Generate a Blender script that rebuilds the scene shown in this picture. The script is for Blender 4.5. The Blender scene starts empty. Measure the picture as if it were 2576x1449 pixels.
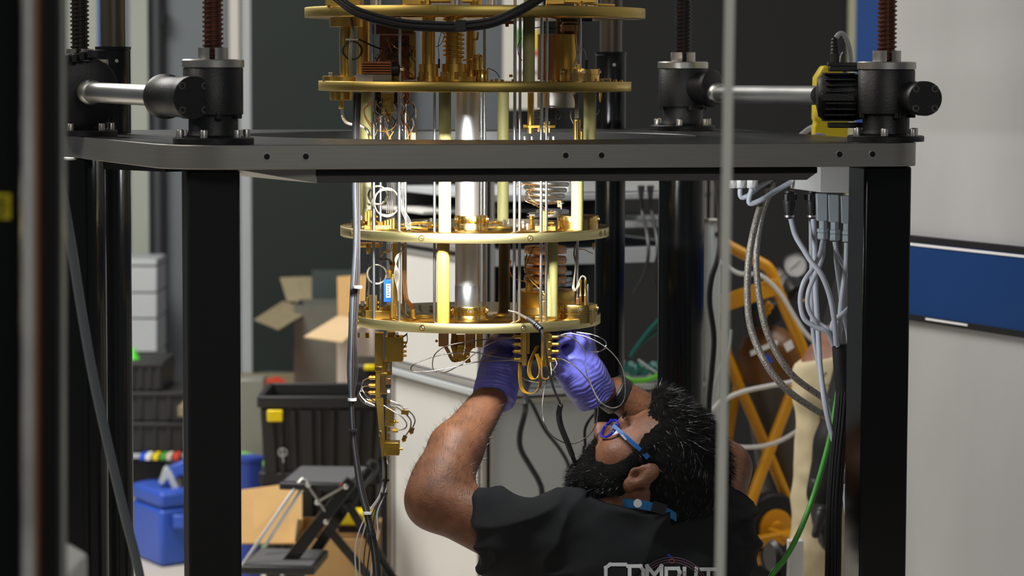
import bpy, bmesh, math, random
import numpy as np
from mathutils import Vector, Matrix, Quaternion
from mathutils.bvhtree import BVHTree
random.seed(7); np.random.seed(7)
SC = bpy.context.scene
COL = SC.collection

# ------------------------------------------------------------------ camera
FPX, CX, CY = 7000.0, 1288.0, 724.5
CAM = Vector((0, 0, 1.45))
PITCH = math.atan((724.5 - 165) / FPX); ROLL = 0.003
_R0 = Vector((1, 0, 0)); _U0 = Vector((0, math.sin(PITCH), math.cos(PITCH)))
CF = Vector((0, math.cos(PITCH), -math.sin(PITCH)))
CR = _R0 * math.cos(ROLL) + _U0 * math.sin(ROLL)
CU = -_R0 * math.sin(ROLL) + _U0 * math.cos(ROLL)
cd = bpy.data.cameras.new('camera'); cam = bpy.data.objects.new('camera', cd); COL.objects.link(cam)
cd.sensor_width = 36; cd.lens = 36 * FPX / 2576; cd.clip_start = 0.05; cd.clip_end = 60
cd.dof.use_dof = True; cd.dof.focus_distance = 4.33; cd.dof.aperture_fstop = 6.3
m3 = Matrix((CR, CU, -CF)).transposed(); cam.matrix_world = Matrix.Translation(CAM) @ m3.to_4x4()
SC.camera = cam

def P(x, y, D):
    """real-world point on the line of sight of photo pixel (x, y) at depth D metres"""
    d = CF + CR * ((x - CX) / FPX) - CU * ((y - CY) / FPX)
    return CAM + d * (D / d.y)
def S(D): return D / FPX          # metres per photo pixel at depth D

# ------------------------------------------------------------------ world, lamps, exposure
w = bpy.data.worlds.new('world'); SC.world = w; w.use_nodes = True
w.node_tree.nodes['Background'].inputs[0].default_value = (0.80, 0.90, 1.0, 1)
w.node_tree.nodes['Background'].inputs[1].default_value = 0.055
def area(name, loc, target, sx, sy, power, color=(1, 1, 1), spread=180):
    l = bpy.data.lights.new(name, 'AREA'); l.shape = 'RECTANGLE'; l.size = sx; l.size_y = sy
    l.energy = power; l.color = color; l.spread = math.radians(spread)
    o = bpy.data.objects.new(name, l); COL.objects.link(o); o.location = loc
    o.rotation_euler = (Vector(target) - Vector(loc)).to_track_quat('-Z', 'Y').to_euler()
    return o
area('ceiling_lamp_back_left', (-1.9, 6.6, 3.2), (-1.2, 7.0, 0), 2.0, 1.4, 150, (1.0, 0.96, 0.91))
area('ceiling_lamp_back_right', (1.9, 6.2, 3.2), (1.9, 6.4, 0), 1.8, 1.2, 44, (1.0, 0.97, 0.93))
area('ceiling_lamp_left', (-2.6, 3.6, 3.2), (-0.6, 4.3, 0.8), 1.2, 1.6, 34, (1.0, 0.90, 0.80))
area('ceiling_lamp_front', (0.7, 0.5, 3.0), (0.4, 4.0, 1.0), 1.6, 0.8, 23, (1.0, 0.96, 0.92))
SC.view_settings.view_transform = 'Standard'; SC.view_settings.look = 'None'
SC.view_settings.exposure = 0.0; SC.view_settings.gamma = 1.0; SC.view_settings.use_curve_mapping = False
SC.render.film_transparent = False
try:
    SC.cycles.max_bounces = 6; SC.cycles.diffuse_bounces = 3; SC.cycles.glossy_bounces = 3; SC.cycles.transparent_max_bounces = 12; SC.cycles.use_adaptive_sampling = True; SC.cycles.adaptive_threshold = 0.05; SC.cycles.sample_clamp_indirect = 4.0
    SC.cycles.caustics_reflective = False; SC.cycles.caustics_refractive = False
    SC.cycles.use_denoising = True
except Exception: pass

# ------------------------------------------------------------------ materials
def mat(name, col, rough=0.5, metal=0.0, var=0.0, vscale=20.0, bump=0.0, bscale=200.0, spec=0.5, emit=None, estr=0.0,
        coat=0.0, rvar=0.0, stretch=None, alpha=1.0, trans=0.0, sheen=0.0, sss=0.0, col2=None):
    m = bpy.data.materials.new(name); m.use_nodes = True
    nt = m.node_tree; b = nt.nodes['Principled BSDF']
    b.inputs['Base Color'].default_value = (*col, 1); b.inputs['Roughness'].default_value = rough
    b.inputs['Metallic'].default_value = metal; b.inputs['Specular IOR Level'].default_value = spec
    b.inputs['Coat Weight'].default_value = coat; b.inputs['Alpha'].default_value = alpha
    b.inputs['Transmission Weight'].default_value = trans
    if sheen: b.inputs['Sheen Weight'].default_value = sheen
    if sss:
        b.inputs['Subsurface Weight'].default_value = sss
        b.inputs['Subsurface Radius'].default_value = (0.012, 0.005, 0.003); b.inputs['Subsurface Scale'].default_value = 0.5
    if emit: b.inputs['Emission Color'].default_value = (*emit, 1); b.inputs['Emission Strength'].default_value = estr
    if var or bump or rvar:
        tc = nt.nodes.new('ShaderNodeTexCoord'); mp = nt.nodes.new('ShaderNodeMapping')
        if stretch: mp.inputs['Scale'].default_value = stretch
        nt.links.new(tc.outputs['Object'], mp.inputs['Vector'])
    if var or rvar:
        n = nt.nodes.new('ShaderNodeTexNoise'); n.inputs['Scale'].default_value = vscale; n.inputs['Detail'].default_value = 5
        nt.links.new(mp.outputs[0], n.inputs['Vector'])
        if var:
            r = nt.nodes.new('ShaderNodeValToRGB')
            c2 = col2 if col2 else tuple(min(1, c * (1 + var)) for c in col)
            c1 = tuple(c * (1 - var) for c in col) if not col2 else col
            r.color_ramp.elements[0].position = 0.32; r.color_ramp.elements[1].position = 0.68
            r.color_ramp.elements[0].color = (*c1, 1); r.color_ramp.elements[1].color = (*c2, 1)
            nt.links.new(n.outputs['Fac'], r.inputs['Fac']); nt.links.new(r.outputs[0], b.inputs['Base Color'])
        if rvar:
            mr = nt.nodes.new('ShaderNodeMapRange'); mr.inputs['To Min'].default_value = max(0, rough - rvar); mr.inputs['To Max'].default_value = rough + rvar
            nt.links.new(n.outputs['Fac'], mr.inputs['Value']); nt.links.new(mr.outputs[0], b.inputs['Roughness'])
    if bump:
        n2 = nt.nodes.new('ShaderNodeTexNoise'); n2.inputs['Scale'].default_value = bscale; n2.inputs['Detail'].default_value = 4
        bp = nt.nodes.new('ShaderNodeBump'); bp.inputs['Strength'].default_value = bump; bp.inputs['Distance'].default_value = 0.002
        nt.links.new(mp.outputs[0], n2.inputs['Vector']); nt.links.new(n2.outputs['Fac'], bp.inputs['Height']); nt.links.new(bp.outputs[0], b.inputs['Normal'])
    return m

M = {}
M['gold'] = mat('gold_plating', (0.90, 0.58, 0.13), 0.33, 1.0, var=0.10, vscale=9, rvar=0.07)
M['gold_mirror'] = mat('gold_mirror', (0.92, 0.62, 0.20), 0.20, 1.0, rvar=0.04, vscale=6)
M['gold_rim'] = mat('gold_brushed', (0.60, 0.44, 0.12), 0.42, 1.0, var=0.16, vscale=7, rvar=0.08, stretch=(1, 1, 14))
M['gold_rim_lit'] = mat('gold_brushed_lit', (0.80, 0.69, 0.33), 0.42, 1.0, var=0.14, vscale=7, rvar=0.08, stretch=(1, 1, 14))  # same rim gold, paled so the colour carries the strip light
M['tube_steel'] = mat('brushed_tube', (0.90, 0.89, 0.87), 0.42, 1.0, rvar=0.06, vscale=6, stretch=(1, 1, .2))
M['dark_grey'] = mat('dark_grey_paint', (0.09, 0.085, 0.08), 0.5)
M['gold_dark'] = mat('gold_block', (0.72, 0.44, 0.08), 0.32, 1.0, var=0.12, vscale=25)
M['brass'] = mat('brass_connector', (0.86, 0.55, 0.12), 0.26, 1.0)
M['copper'] = mat('copper', (0.66, 0.33, 0.14), 0.34, 1.0, var=0.15, vscale=12)
M['copper_fin'] = mat('copper_anodised', (0.42, 0.13, 0.04), 0.4, 0.7, var=0.15, vscale=30)
M['steel'] = mat('steel_rod', (0.70, 0.70, 0.70), 0.32, 1.0, rvar=0.06, vscale=14)
M['chrome'] = mat('polished_steel', (0.84, 0.84, 0.82), 0.30, 1.0, rvar=0.05, vscale=5, stretch=(1, 1, .2))
M['steel_rough'] = mat('machined_steel', (0.62, 0.60, 0.56), 0.36, 1.0, rvar=0.08, vscale=30)
M['alu'] = mat('anodised_aluminium', (0.40, 0.39, 0.36), 0.42, 0.85, var=0.04, vscale=60, stretch=(.2, .2, 6))
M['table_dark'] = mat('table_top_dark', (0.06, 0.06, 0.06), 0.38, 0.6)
M['frp'] = mat('fibreglass_pale', (0.48, 0.43, 0.16), 0.55, 0, var=0.12, vscale=16, stretch=(1, 1, .3), sss=0.0)
M['frp_amber'] = mat('fibreglass_amber', (0.60, 0.35, 0.055), 0.5, 0, var=0.14, vscale=14, stretch=(1, 1, .3))
M['black'] = mat('black_cast_metal', (0.006, 0.006, 0.0065), 0.42, 0, bump=0.25, bscale=500)
M['black_gloss'] = mat('black_gloss_tube', (0.006, 0.006, 0.006), 0.16, 0, rvar=0.05, vscale=30, stretch=(1, 1, .1))
M['black_matt'] = mat('black_matt', (0.008, 0.008, 0.009), 0.6, spec=0.25)
M['black_plastic'] = mat('black_plastic', (0.016, 0.016, 0.018), 0.45, bump=0.1, bscale=300)
M['lip_grey'] = mat('lip_grey', (0.075, 0.072, 0.068), 0.5)
M['rubber'] = mat('black_rubber', (0.012, 0.012, 0.013), 0.5)
M['screw_brown'] = mat('lead_screw_bronze', (0.16, 0.055, 0.035), 0.30, 0.6, var=0.2, vscale=40)
M['screw_dark'] = mat('lead_screw_dark', (0.05, 0.035, 0.03), 0.34, 0.6, var=0.2, vscale=40)
M['rod_dull'] = mat('greased_rod', (0.16, 0.14, 0.11), 0.34, 0.8, var=0.15, vscale=8, stretch=(4, 4, .2))
M['white_paint'] = mat('white_paint', (0.70, 0.70, 0.68), 0.4, var=0.02, vscale=4)
M['white_panel'] = mat('white_panel', (0.68, 0.67, 0.64), 0.5, var=0.03, vscale=3)
M['grey_panel'] = mat('grey_panel', (0.47, 0.50, 0.52), 0.5, var=0.04, vscale=3)
M['profile'] = mat('aluminium_profile', (0.52, 0.50, 0.47), 0.4, 0.6)
M['grey_cable'] = mat('grey_cable', (0.42, 0.44, 0.48), 0.45)
M['pale_cable'] = mat('pale_cable', (0.50, 0.53, 0.60), 0.45)
M['grey_plastic'] = mat('grey_connector', (0.42, 0.49, 0.53), 0.45)
M['hose_grey'] = mat('grey_hose', (0.13, 0.15, 0.17), 0.5)
M['green'] = mat('green_cable', (0.07, 0.36, 0.04), 0.4)
M['braid'] = mat('braided_steel', (0.30, 0.28, 0.25), 0.5, 0.75, var=0.5, vscale=420, bump=0.6, bscale=500)
M['silver_wire'] = mat('silver_wire', (0.46, 0.44, 0.42), 0.25, 1.0)
M['cream_wire'] = mat('cream_wire', (0.46, 0.40, 0.30), 0.4, 0.2)
M['orange_wire'] = mat('orange_wire', (0.75, 0.22, 0.04), 0.5)
M['yellow_wire'] = mat('yellow_wire', (0.78, 0.48, 0.06), 0.5)
M['kapton'] = mat('kapton_ribbon', (0.62, 0.33, 0.02), 0.22, 0.35, coat=0.4)
M['yellow'] = mat('yellow_paint', (0.76, 0.34, 0.006), 0.40)
M['yellow_plastic'] = mat('yellow_plastic', (0.92, 0.70, 0.006), 0.42)
M['blue_plastic'] = mat('blue_plastic', (0.035, 0.10, 0.52), 0.38, var=0.06, vscale=6)
M['blue_dark'] = mat('dark_blue_plastic', (0.02, 0.05, 0.30), 0.4)
M['blue_label'] = mat('blue_module', (0.01, 0.09, 0.70), 0.4)
M['white'] = mat('white_print', (0.85, 0.85, 0.85), 0.5)
M['card'] = mat('cardboard', (0.56, 0.34, 0.13), 0.75, var=0.05, vscale=10)
M['card_light'] = mat('cardboard_inside', (0.72, 0.52, 0.30), 0.8, var=0.04, vscale=10)
M['card_white'] = mat('white_carton', (0.66, 0.56, 0.48), 0.7, var=0.04, vscale=10)
M['card_grey'] = mat('grey_carton', (0.13, 0.13, 0.11), 0.7, var=0.1, vscale=8)
M['card_dull'] = mat('dull_cardboard', (0.23, 0.19, 0.11), 0.8, var=0.06, vscale=10)
M['red'] = mat('red_tape', (0.72, 0.06, 0.02), 0.5)
M['step_top'] = mat('step_grip', (0.10, 0.10, 0.105), 0.75, bump=0.4, bscale=400)
M['crate'] = mat('black_crate_plastic', (0.020, 0.019, 0.020), 0.5, bump=0.1, bscale=300)
M['floor'] = mat('beige_floor', (0.62, 0.57, 0.50), 0.45, var=0.03, vscale=3, rvar=0.06)
M['wall_grey'] = mat('wall_blue_grey', (0.145, 0.165, 0.185), 0.6, var=0.05, vscale=1.5)
M['wall_dark'] = mat('wall_charcoal', (0.010, 0.0105, 0.011), 0.85, var=0.08, vscale=3)
M['wall_green'] = mat('board_dark_green', (0.004, 0.011, 0.009), 0.7, var=0.1, vscale=2)
M['wall_pale'] = mat('wall_pale_green', (0.33, 0.36, 0.31), 0.6, var=0.05, vscale=2)
M['wall_white'] = mat('column_white', (0.66, 0.64, 0.58), 0.6)
M['wall_right'] = mat('smooth_white_wall', (0.42, 0.42, 0.42), 0.42, var=0.14, vscale=1.6, stretch=(1, 1, .5))
M['blue_wall'] = mat('blue_wall_panel', (0.015, 0.075, 0.30), 0.5)
M['blue_band'] = mat('blue_band', (0.008, 0.045, 0.17), 0.28)
M['beige'] = mat('beige_strip', (0.42, 0.42, 0.28), 0.6)
M['glass_edge'] = mat('glass_edge', (0.40, 0.42, 0.38), 0.25, var=0.1, vscale=3)
M['glass_edge_pale'] = mat('glass_edge_pale', (0.72, 0.74, 0.68), 0.25, var=0.08, vscale=3)
M['brown_cyl'] = mat('brown_gas_cylinder', (0.20, 0.085, 0.022), 0.45, var=0.08, vscale=5)
M['trouser'] = mat('khaki_trouser', (0.50, 0.43, 0.27), 0.85, var=0.07, vscale=14, bump=0.5, bscale=45)
M['teal'] = mat('teal_cable', (0.01, 0.16, 0.14), 0.5)
M['purple_wire'] = mat('brown_bundle', (0.055, 0.033, 0.027), 0.6)
M['slate_wire'] = mat('slate_bundle', (0.018, 0.021, 0.026), 0.6)
M['nitrile'] = mat('violet_nitrile', (0.19, 0.19, 0.74), 0.42, var=0.08, vscale=30, bump=0.55, bscale=70)
M['shirt'] = mat('black_cotton', (0.012, 0.0125, 0.0135), 0.85, spec=0.3, bump=0.3, bscale=700)
M['hair'] = mat('black_hair', (0.008, 0.007, 0.006), 0.36, spec=0.7)
M['hair_base'] = mat('hair_base', (0.006, 0.005, 0.0045), 0.9, spec=0.08)
M['skin'] = mat('brown_skin', (0.200, 0.080, 0.038), 0.52, spec=0.4, var=0.24, vscale=45, bump=0.45, bscale=260)
M['frame_blue'] = mat('glasses_blue', (0.012, 0.10, 0.36), 0.25, coat=0.3)
M['frame_violet'] = mat('glasses_dark_blue', (0.012, 0.018, 0.42), 0.2, coat=0.3)
M['lanyard'] = mat('blue_lanyard', (0.01, 0.17, 0.42), 0.5)
M['led'] = mat('led_diffuser', (0.9, 0.9, 0.9), 0.5, emit=(0.93, 0.97, 1.0), estr=12)
M['led_soft'] = mat('lamp_diffuser', (0.9, 0.9, 0.9), 0.5, emit=(1.0, 0.95, 0.88), estr=6)
M['sticker'] = mat('yellow_sticker', (0.85, 0.72, 0.01), 0.5)
M['trim_metal'] = mat('brushed_trim', (0.62, 0.62, 0.60), 0.35, 0.4, var=0.3, vscale=6, stretch=(1, 1, 1.5))
M['ink'] = mat('black_ink', (0.02, 0.02, 0.02), 0.6)
M['lens'] = None
def clear_mat(name, gloss=0.06, tint=(1, 1, 1), rough=0.02):
    m = bpy.data.materials.new(name); m.use_nodes = True; nt = m.node_tree; nt.nodes.clear()
    o = nt.nodes.new('ShaderNodeOutputMaterial'); mx = nt.nodes.new('ShaderNodeMixShader'); t = nt.nodes.new('ShaderNodeBsdfTransparent'); g = nt.nodes.new('ShaderNodeBsdfGlossy')
    t.inputs[0].default_value = (*tint, 1); g.inputs['Roughness'].default_value = rough; mx.inputs[0].default_value = gloss
    nt.links.new(t.outputs[0], mx.inputs[1]); nt.links.new(g.outputs[0], mx.inputs[2]); nt.links.new(mx.outputs[0], o.inputs[0])
    return m
M['lens'] = clear_mat('clear_lens', 0.10, (0.93, 0.94, 1.0))
M['glass'] = clear_mat('clear_glass', 0.012, (0.985, 0.99, 0.985))

# ------------------------------------------------------------------ mesh builder
def frame_of(d):
    d = Vector(d).normalized(); a = Vector((0, 0, 1)) if abs(d.z) < 0.9 else Vector((1, 0, 0))
    u = d.cross(a).normalized(); v = d.cross(u).normalized(); return u, v
def smooth_path(pts, n=6):
    pts = [Vector(p) for p in pts]
    if len(pts) < 3: return pts
    out = []
    ext = [pts[0] * 2 - pts[1]] + pts + [pts[-1] * 2 - pts[-2]]
    for i in range(1, len(ext) - 2):
        p0, p1, p2, p3 = ext[i - 1:i + 3]
        for k in range(n):
            t = k / n
            out.append(0.5 * ((2 * p1) + (p2 - p0) * t + (2 * p0 - 5 * p1 + 4 * p2 - p3) * t * t + (3 * p1 - p0 - 3 * p2 + p3) * t ** 3))
    out.append(pts[-1]); return out
class MB:
    def __init__(s): s.v = []; s.f = []
    def add(s, v, f):
        o = len(s.v); s.v += [Vector(p) for p in v]; s.f += [tuple(i + o for i in q) for q in f]; return s
    def box(s, c, d, R=None):
        c = Vector(c); hx, hy, hz = d[0] / 2, d[1] / 2, d[2] / 2
        vs = [Vector((x, y, z)) for x in (-hx, hx) for y in (-hy, hy) for z in (-hz, hz)]
        if R is not None: vs = [R @ p for p in vs]
        return s.add([c + p for p in vs], [(0, 1, 3, 2), (4, 6, 7, 5), (0, 4, 5, 1), (2, 3, 7, 6), (0, 2, 6, 4), (1, 5, 7, 3)])
    def hexa(s, b, t):
        """eight-corner block: bottom ring b and top ring t of four points"""
        return s.add(list(b) + list(t), [(3, 2, 1, 0), (4, 5, 6, 7)] + [(i, (i + 1) % 4, 4 + (i + 1) % 4, 4 + i) for i in range(4)])
    def bar(s, p0, p1, wd, ht, up=(0, 0, 1)):
        p0, p1 = Vector(p0), Vector(p1); d = (p1 - p0).normalized(); up = Vector(up)
        if abs(d.dot(up)) > .98: up = Vector((0, 1, 0))
        u = d.cross(up).normalized(); v = u.cross(d).normalized()
        r = [u * wd / 2 + v * ht / 2, -u * wd / 2 + v * ht / 2, -u * wd / 2 - v * ht / 2, u * wd / 2 - v * ht / 2]
        return s.hexa([p0 + q for q in r], [p1 + q for q in r])
    def lathe(s, o, d, prof, n=28, a0=0.0):
        """prof: list of (radius, height along d)"""
        o = Vector(o); d = Vector(d).normalized(); u, v = frame_of(d); vs = []; fs = []
        for r, h in prof:
            for k in range(n):
                a = a0 + 2 * math.pi * k / n
                vs.append(o + d * h + (u * math.cos(a) + v * math.sin(a)) * max(r, 1e-5))
        m = len(prof)
        for i in range(m - 1):
            for k in range(n):
                a, b = i * n + k, i * n + (k + 1) % n
                fs.append((a, b, b + n, a + n))
        fs.append(tuple(range(n - 1, -1, -1))); fs.append(tuple((m - 1) * n + k for k in range(n)))
        return s.add(vs, fs)
    def cyl(s, p0, p1, r, r1=None, n=24):
        p0, p1 = Vector(p0), Vector(p1); return s.lathe(p0, p1 - p0, [(r, 0), (r if r1 is None else r1, (p1 - p0).length)], n)
    def ring(s, o, d, ro, ri, h, n=32):
        o = Vector(o); d = Vector(d).normalized(); u, v = frame_of(d); vs = []; fs = []
        for (r, hh) in ((ri, 0), (ro, 0), (ro, h), (ri, h)):
            for k in range(n):
                a = 2 * math.pi * k / n; vs.append(o + d * hh + (u * math.cos(a) + v * math.sin(a)) * r)
        for i in range(4):
            for k in range(n):
                a, b = i * n + k, i * n + (k + 1) % n; c, e = ((i + 1) % 4) * n + (k + 1) % n, ((i + 1) % 4) * n + k
                fs.append((a, b, c, e))
        return s.add(vs, fs)
    def tube(s, pts, r, n=8, sm=6, r1=None, cap=True):
        pts = smooth_path(pts, sm) if sm else [Vector(p) for p in pts]
        vs = []; fs = []; L = len(pts); pu = None
        for i, p in enumerate(pts):
            d = (pts[min(i + 1, L - 1)] - pts[max(i - 1, 0)])
            if d.length < 1e-9: d = Vector((0, 0, 1))
            d.normalize()
            if pu is None: u, v = frame_of(d)
            else:
                u = pu - d * pu.dot(d)
                if u.length < 1e-6: u, v = frame_of(d)
                u.normalize(); v = d.cross(u).normalized()
            pu = u; rr = r if r1 is None else r + (r1 - r) * i / (L - 1)
            for k in range(n):
                a = 2 * math.pi * k / n; vs.append(p + (u * math.cos(a) + v * math.sin(a)) * rr)
        for i in range(L - 1):
            for k in range(n):
                a, b = i * n + k, i * n + (k + 1) % n; fs.append((a, b, b + n, a + n))
        if cap: fs.append(tuple(range(n - 1, -1, -1))); fs.append(tuple((L - 1) * n + k for k in range(n)))
        return s.add(vs, fs)
    def ribbon(s, pts, wdir, wd, th, sm=5):
        pts = smooth_path(pts, sm) if sm else [Vector(p) for p in pts]; wdir = Vector(wdir).normalized(); L = len(pts); vs = []; fs = []
        for i, p in enumerate(pts):
            d = (pts[min(i + 1, L - 1)] - pts[max(i - 1, 0)]).normalized(); nn = d.cross(wdir)
            nn = nn.normalized() if nn.length > 1e-5 else Vector((0, 0, 1))
            vs += [p + wdir * wd / 2 + nn * th / 2, p - wdir * wd / 2 + nn * th / 2, p - wdir * wd / 2 - nn * th / 2, p + wdir * wd / 2 - nn * th / 2]
        for i in range(L - 1):
            for k in range(4):
                a, b = i * 4 + k, i * 4 + (k + 1) % 4; fs.append((a, b, b + 4, a + 4))
        fs += [(3, 2, 1, 0), tuple((L - 1) * 4 + k for k in range(4))]
        return s.add(vs, fs)
    def prism(s, poly, ext):
        """extrude a planar polygon (list of points) by vector ext"""
        n = len(poly); ext = Vector(ext); poly = [Vector(p) for p in poly]
        return s.add(poly + [p + ext for p in poly], [tuple(range(n - 1, -1, -1)), tuple(range(n, 2 * n))] + [(i, (i + 1) % n, n + (i + 1) % n, n + i) for i in range(n)])
    def ball(s, c, r, n=12, sq=(1, 1, 1)):
        c = Vector(c); prof = []; m = n // 2
        vs = []; fs = []
        for i in range(m + 1):
            t = math.pi * i / m
            for k in range(n):
                a = 2 * math.pi * k / n
                vs.append(c + Vector((r * sq[0] * math.sin(t) * math.cos(a), r * sq[1] * math.sin(t) * math.sin(a), r * sq[2] * math.cos(t))))
        for i in range(m):
            for k in range(n):
                a, b = i * n + k, i * n + (k + 1) % n; fs.append((a, a + n, b + n, b))
        return s.add(vs, fs)
    def mesh(s, name, fix=True, angle=38):
        me = bpy.data.meshes.new(name); me.from_pydata([tuple(p) for p in s.v], [], s.f); me.validate()
        bm = bmesh.new(); bm.from_mesh(me); bmesh.ops.remove_doubles(bm, verts=bm.verts, dist=1e-6)
        if fix: bmesh.ops.recalc_face_normals(bm, faces=bm.faces)
        bm.to_mesh(me); bm.free(); shade(me, angle); return me
    def build(s, name, m, parent=None, bevel=0.0, **kw):
        return link(s.mesh(name), name, m, parent, bevel, **kw)
def shade(me, angle=38):
    me.polygons.foreach_set('use_smooth', [True] * len(me.polygons))
    if angle < 180: me.set_sharp_from_angle(angle=math.radians(angle))
def par(o, p):
    o.parent = p
    if p is not None and p.type == 'EMPTY': o.matrix_parent_inverse = Matrix.Translation(-p.location)
    elif p is not None: o.matrix_parent_inverse = p.matrix_basis.inverted()
def link(me, name, m, parent=None, bevel=0.0, matrix=None, label=None, seg=2):
    o = bpy.data.objects.new(name, me); COL.objects.link(o)
    mm = M[m] if isinstance(m, str) else m
    if mm and not me.materials: me.materials.append(mm)
    if matrix is not None: o.matrix_basis = matrix
    if parent is not None: par(o, parent)
    if bevel:
        b = o.modifiers.new('bevel', 'BEVEL'); b.width = bevel; b.segments = seg; b.limit_method = 'ANGLE'; b.angle_limit = math.radians(40)
    if label: o['label'] = label
    return o
def tag(o, label, cat, group=None, kind=None):
    o['label'] = label
    if cat: o['category'] = cat
    if group: o['group'] = group
    if kind: o['kind'] = kind
    return o
def thing(name, label, cat, loc, group=None):
    o = bpy.data.objects.new(name, None); COL.objects.link(o); o.location = loc; o.empty_display_size = 0.05
    return tag(o, label, cat, group)
def struct(o): o['kind'] = 'structure'; return o
def flat_poly(pts, hole, z0, z1):
    """plate between z0 and z1 with outer polygon pts (xy) and an optional hole loop"""
    bm = bmesh.new(); edges = []
    for loop in [pts] + ([hole] if hole else []):
        vs = [bm.verts.new((p[0], p[1], z0)) for p in loop]
        edges += [bm.edges.new((vs[i], vs[(i + 1) % len(vs)])) for i in range(len(vs))]
    bmesh.ops.triangle_fill(bm, use_beauty=True, edges=edges)
    g = bmesh.ops.extrude_face_region(bm, geom=list(bm.faces))
    bmesh.ops.translate(bm, vec=(0, 0, z1 - z0), verts=[e for e in g['geom'] if isinstance(e, bmesh.types.BMVert)])
    bmesh.ops.recalc_face_normals(bm, faces=bm.faces)
    me = bpy.data.meshes.new('plate'); bm.to_mesh(me); bm.free(); shade(me, 30); return me
def round_poly(pts, rads, n=7):
    out = []; L = len(pts)
    for i, (p, r) in enumerate(zip(pts, rads)):
        p = Vector(p); a = Vector(pts[i - 1]) - p; b = Vector(pts[(i + 1) % L]) - p
        if r <= 0: out.append(p); continue
        ang = a.angle(b); t = r / math.tan(ang / 2); s0 = p + a.normalized() * t; s1 = p + b.normalized() * t
        c = p + (a.normalized() + b.normalized()).normalized() * (r / math.sin(ang / 2))
        v0, v1 = s0 - c, s1 - c; tot = v0.angle_signed(v1)
        for k in range(n + 1):
            q = Matrix.Rotation(-tot * k / n, 2) @ v0; out.append(c + q)
    return out
def bolt_mesh(r, h, name='bolt'):
    m = MB(); m.lathe((0, 0, 0), (0, 0, 1), [(r, 0), (r, h * .88), (r * .9, h), (r * .55, h), (r * .5, h * .6), (0.0, h * .6)], 14); return m.mesh(name)
Z = Vector((0, 0, 1)); X = Vector((1, 0, 0)); Y = Vector((0, 1, 0))
def align(loc, d=(0, 0, 1)):
    return Matrix.Translation(loc) @ Vector((0, 0, 1)).rotation_difference(Vector(d)).to_matrix().to_4x4()
# ------------------------------------------------------------------ the setting
def wall_piece(name, x0, x1, y0, y1, D, m, th=0.06):
    """upright wall board seen between photo columns x0..x1 and rows y0..y1 at depth D, front face at D"""
    a = P(x0, (y0 + y1) / 2, D); b = P(x1, (y0 + y1) / 2, D); zt = P((x0 + x1) / 2, y0, D).z; zb = max(0.0, P((x0 + x1) / 2, y1, D).z)
    return MB().box(((a.x + b.x) / 2, D + th / 2, (zt + zb) / 2), (b.x - a.x, th, zt - zb))
fl = MB().box((0, 4.5, -0.05), (9.0, 12.0, 0.1)).build('floor', 'floor'); tag(struct(fl), 'smooth beige floor with light from above', None)
wb = MB().box((0, 9.75, 1.6), (9.0, 0.1, 3.2)).build('wall_back', 'wall_grey'); tag(struct(wb), 'blue grey rear wall of the laboratory', None)
def wp(name, *a, label=None, **k):
    o = wall_piece(name, *a).build(name, a[-1], wb, **k)
    if label: o['label'] = label
    return o
wp('wall_panel', 158, 246, -500, 900, 9.62, 'wall_pale', label='pale grey wall panel')
wp('wall_panel', 246, 256, -500, 900, 9.61, 'blue_wall', label='blue edge strip of wall panel')
wp('wall_panel', 328, 372, -500, 900, 9.62, 'wall_pale', label='pale green wall panel')
wp('wall_seam', 398, 410, -500, 940, 9.64, 'wall_dark')
wp('wall_seam', 402, 412, 20, 62, 9.60, 'black_matt')
wp('wall_panel', 576, 600, -500, 170, 9.60, 'wall_white', label='narrow pale strip on the wall')
wp('wall_panel', 606, 632, -500, 1500, 9.62, 'grey_panel', label='grey green wall panel edge')
wp('board', 632, 897, -500, 935, 9.40, 'wall_green', label='dark green black board panel')
wp('wall_seam', 1012, 1022, -500, 640, 9.62, 'wall_dark')
wp('column', 1266, 1362, -500, 275, 9.35, 'wall_white', label='white column with coloured safety notice')
no = wall_piece('n', 1296, 1352, 30, 178, 9.33, 'white', 0.015).build('notice', 'white', wb)
wall_piece('n', 1298, 1314, 72, 120, 9.325, 'green', 0.01).build('green_sign', 'green', no)
wall_piece('n', 1338, 1352, 74, 124, 9.325, 'y', 0.01).build('yellow_sign', 'yellow_plastic', no)
wall_piece('n', 1338, 1352, 128, 140, 9.325, 'r', 0.01).build('red_sign', 'red', no)
wp('wall_dark_section', 1362, 2128, -500, 1900, 9.5, 'wall_dark', label='charcoal wall section')
wp('wall_dark_section', 1262, 1364, 275, 1900, 9.5, 'wall_dark', label='charcoal wall under the white column')
wp('wall_panel', 2128, 2146, -500, 1900, 9.45, 'beige', label='beige edge strip')
wp('wall_panel', 2146, 2330, -500, 1900, 9.44, 'blue_wall', label='blue wall panel')
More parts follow.
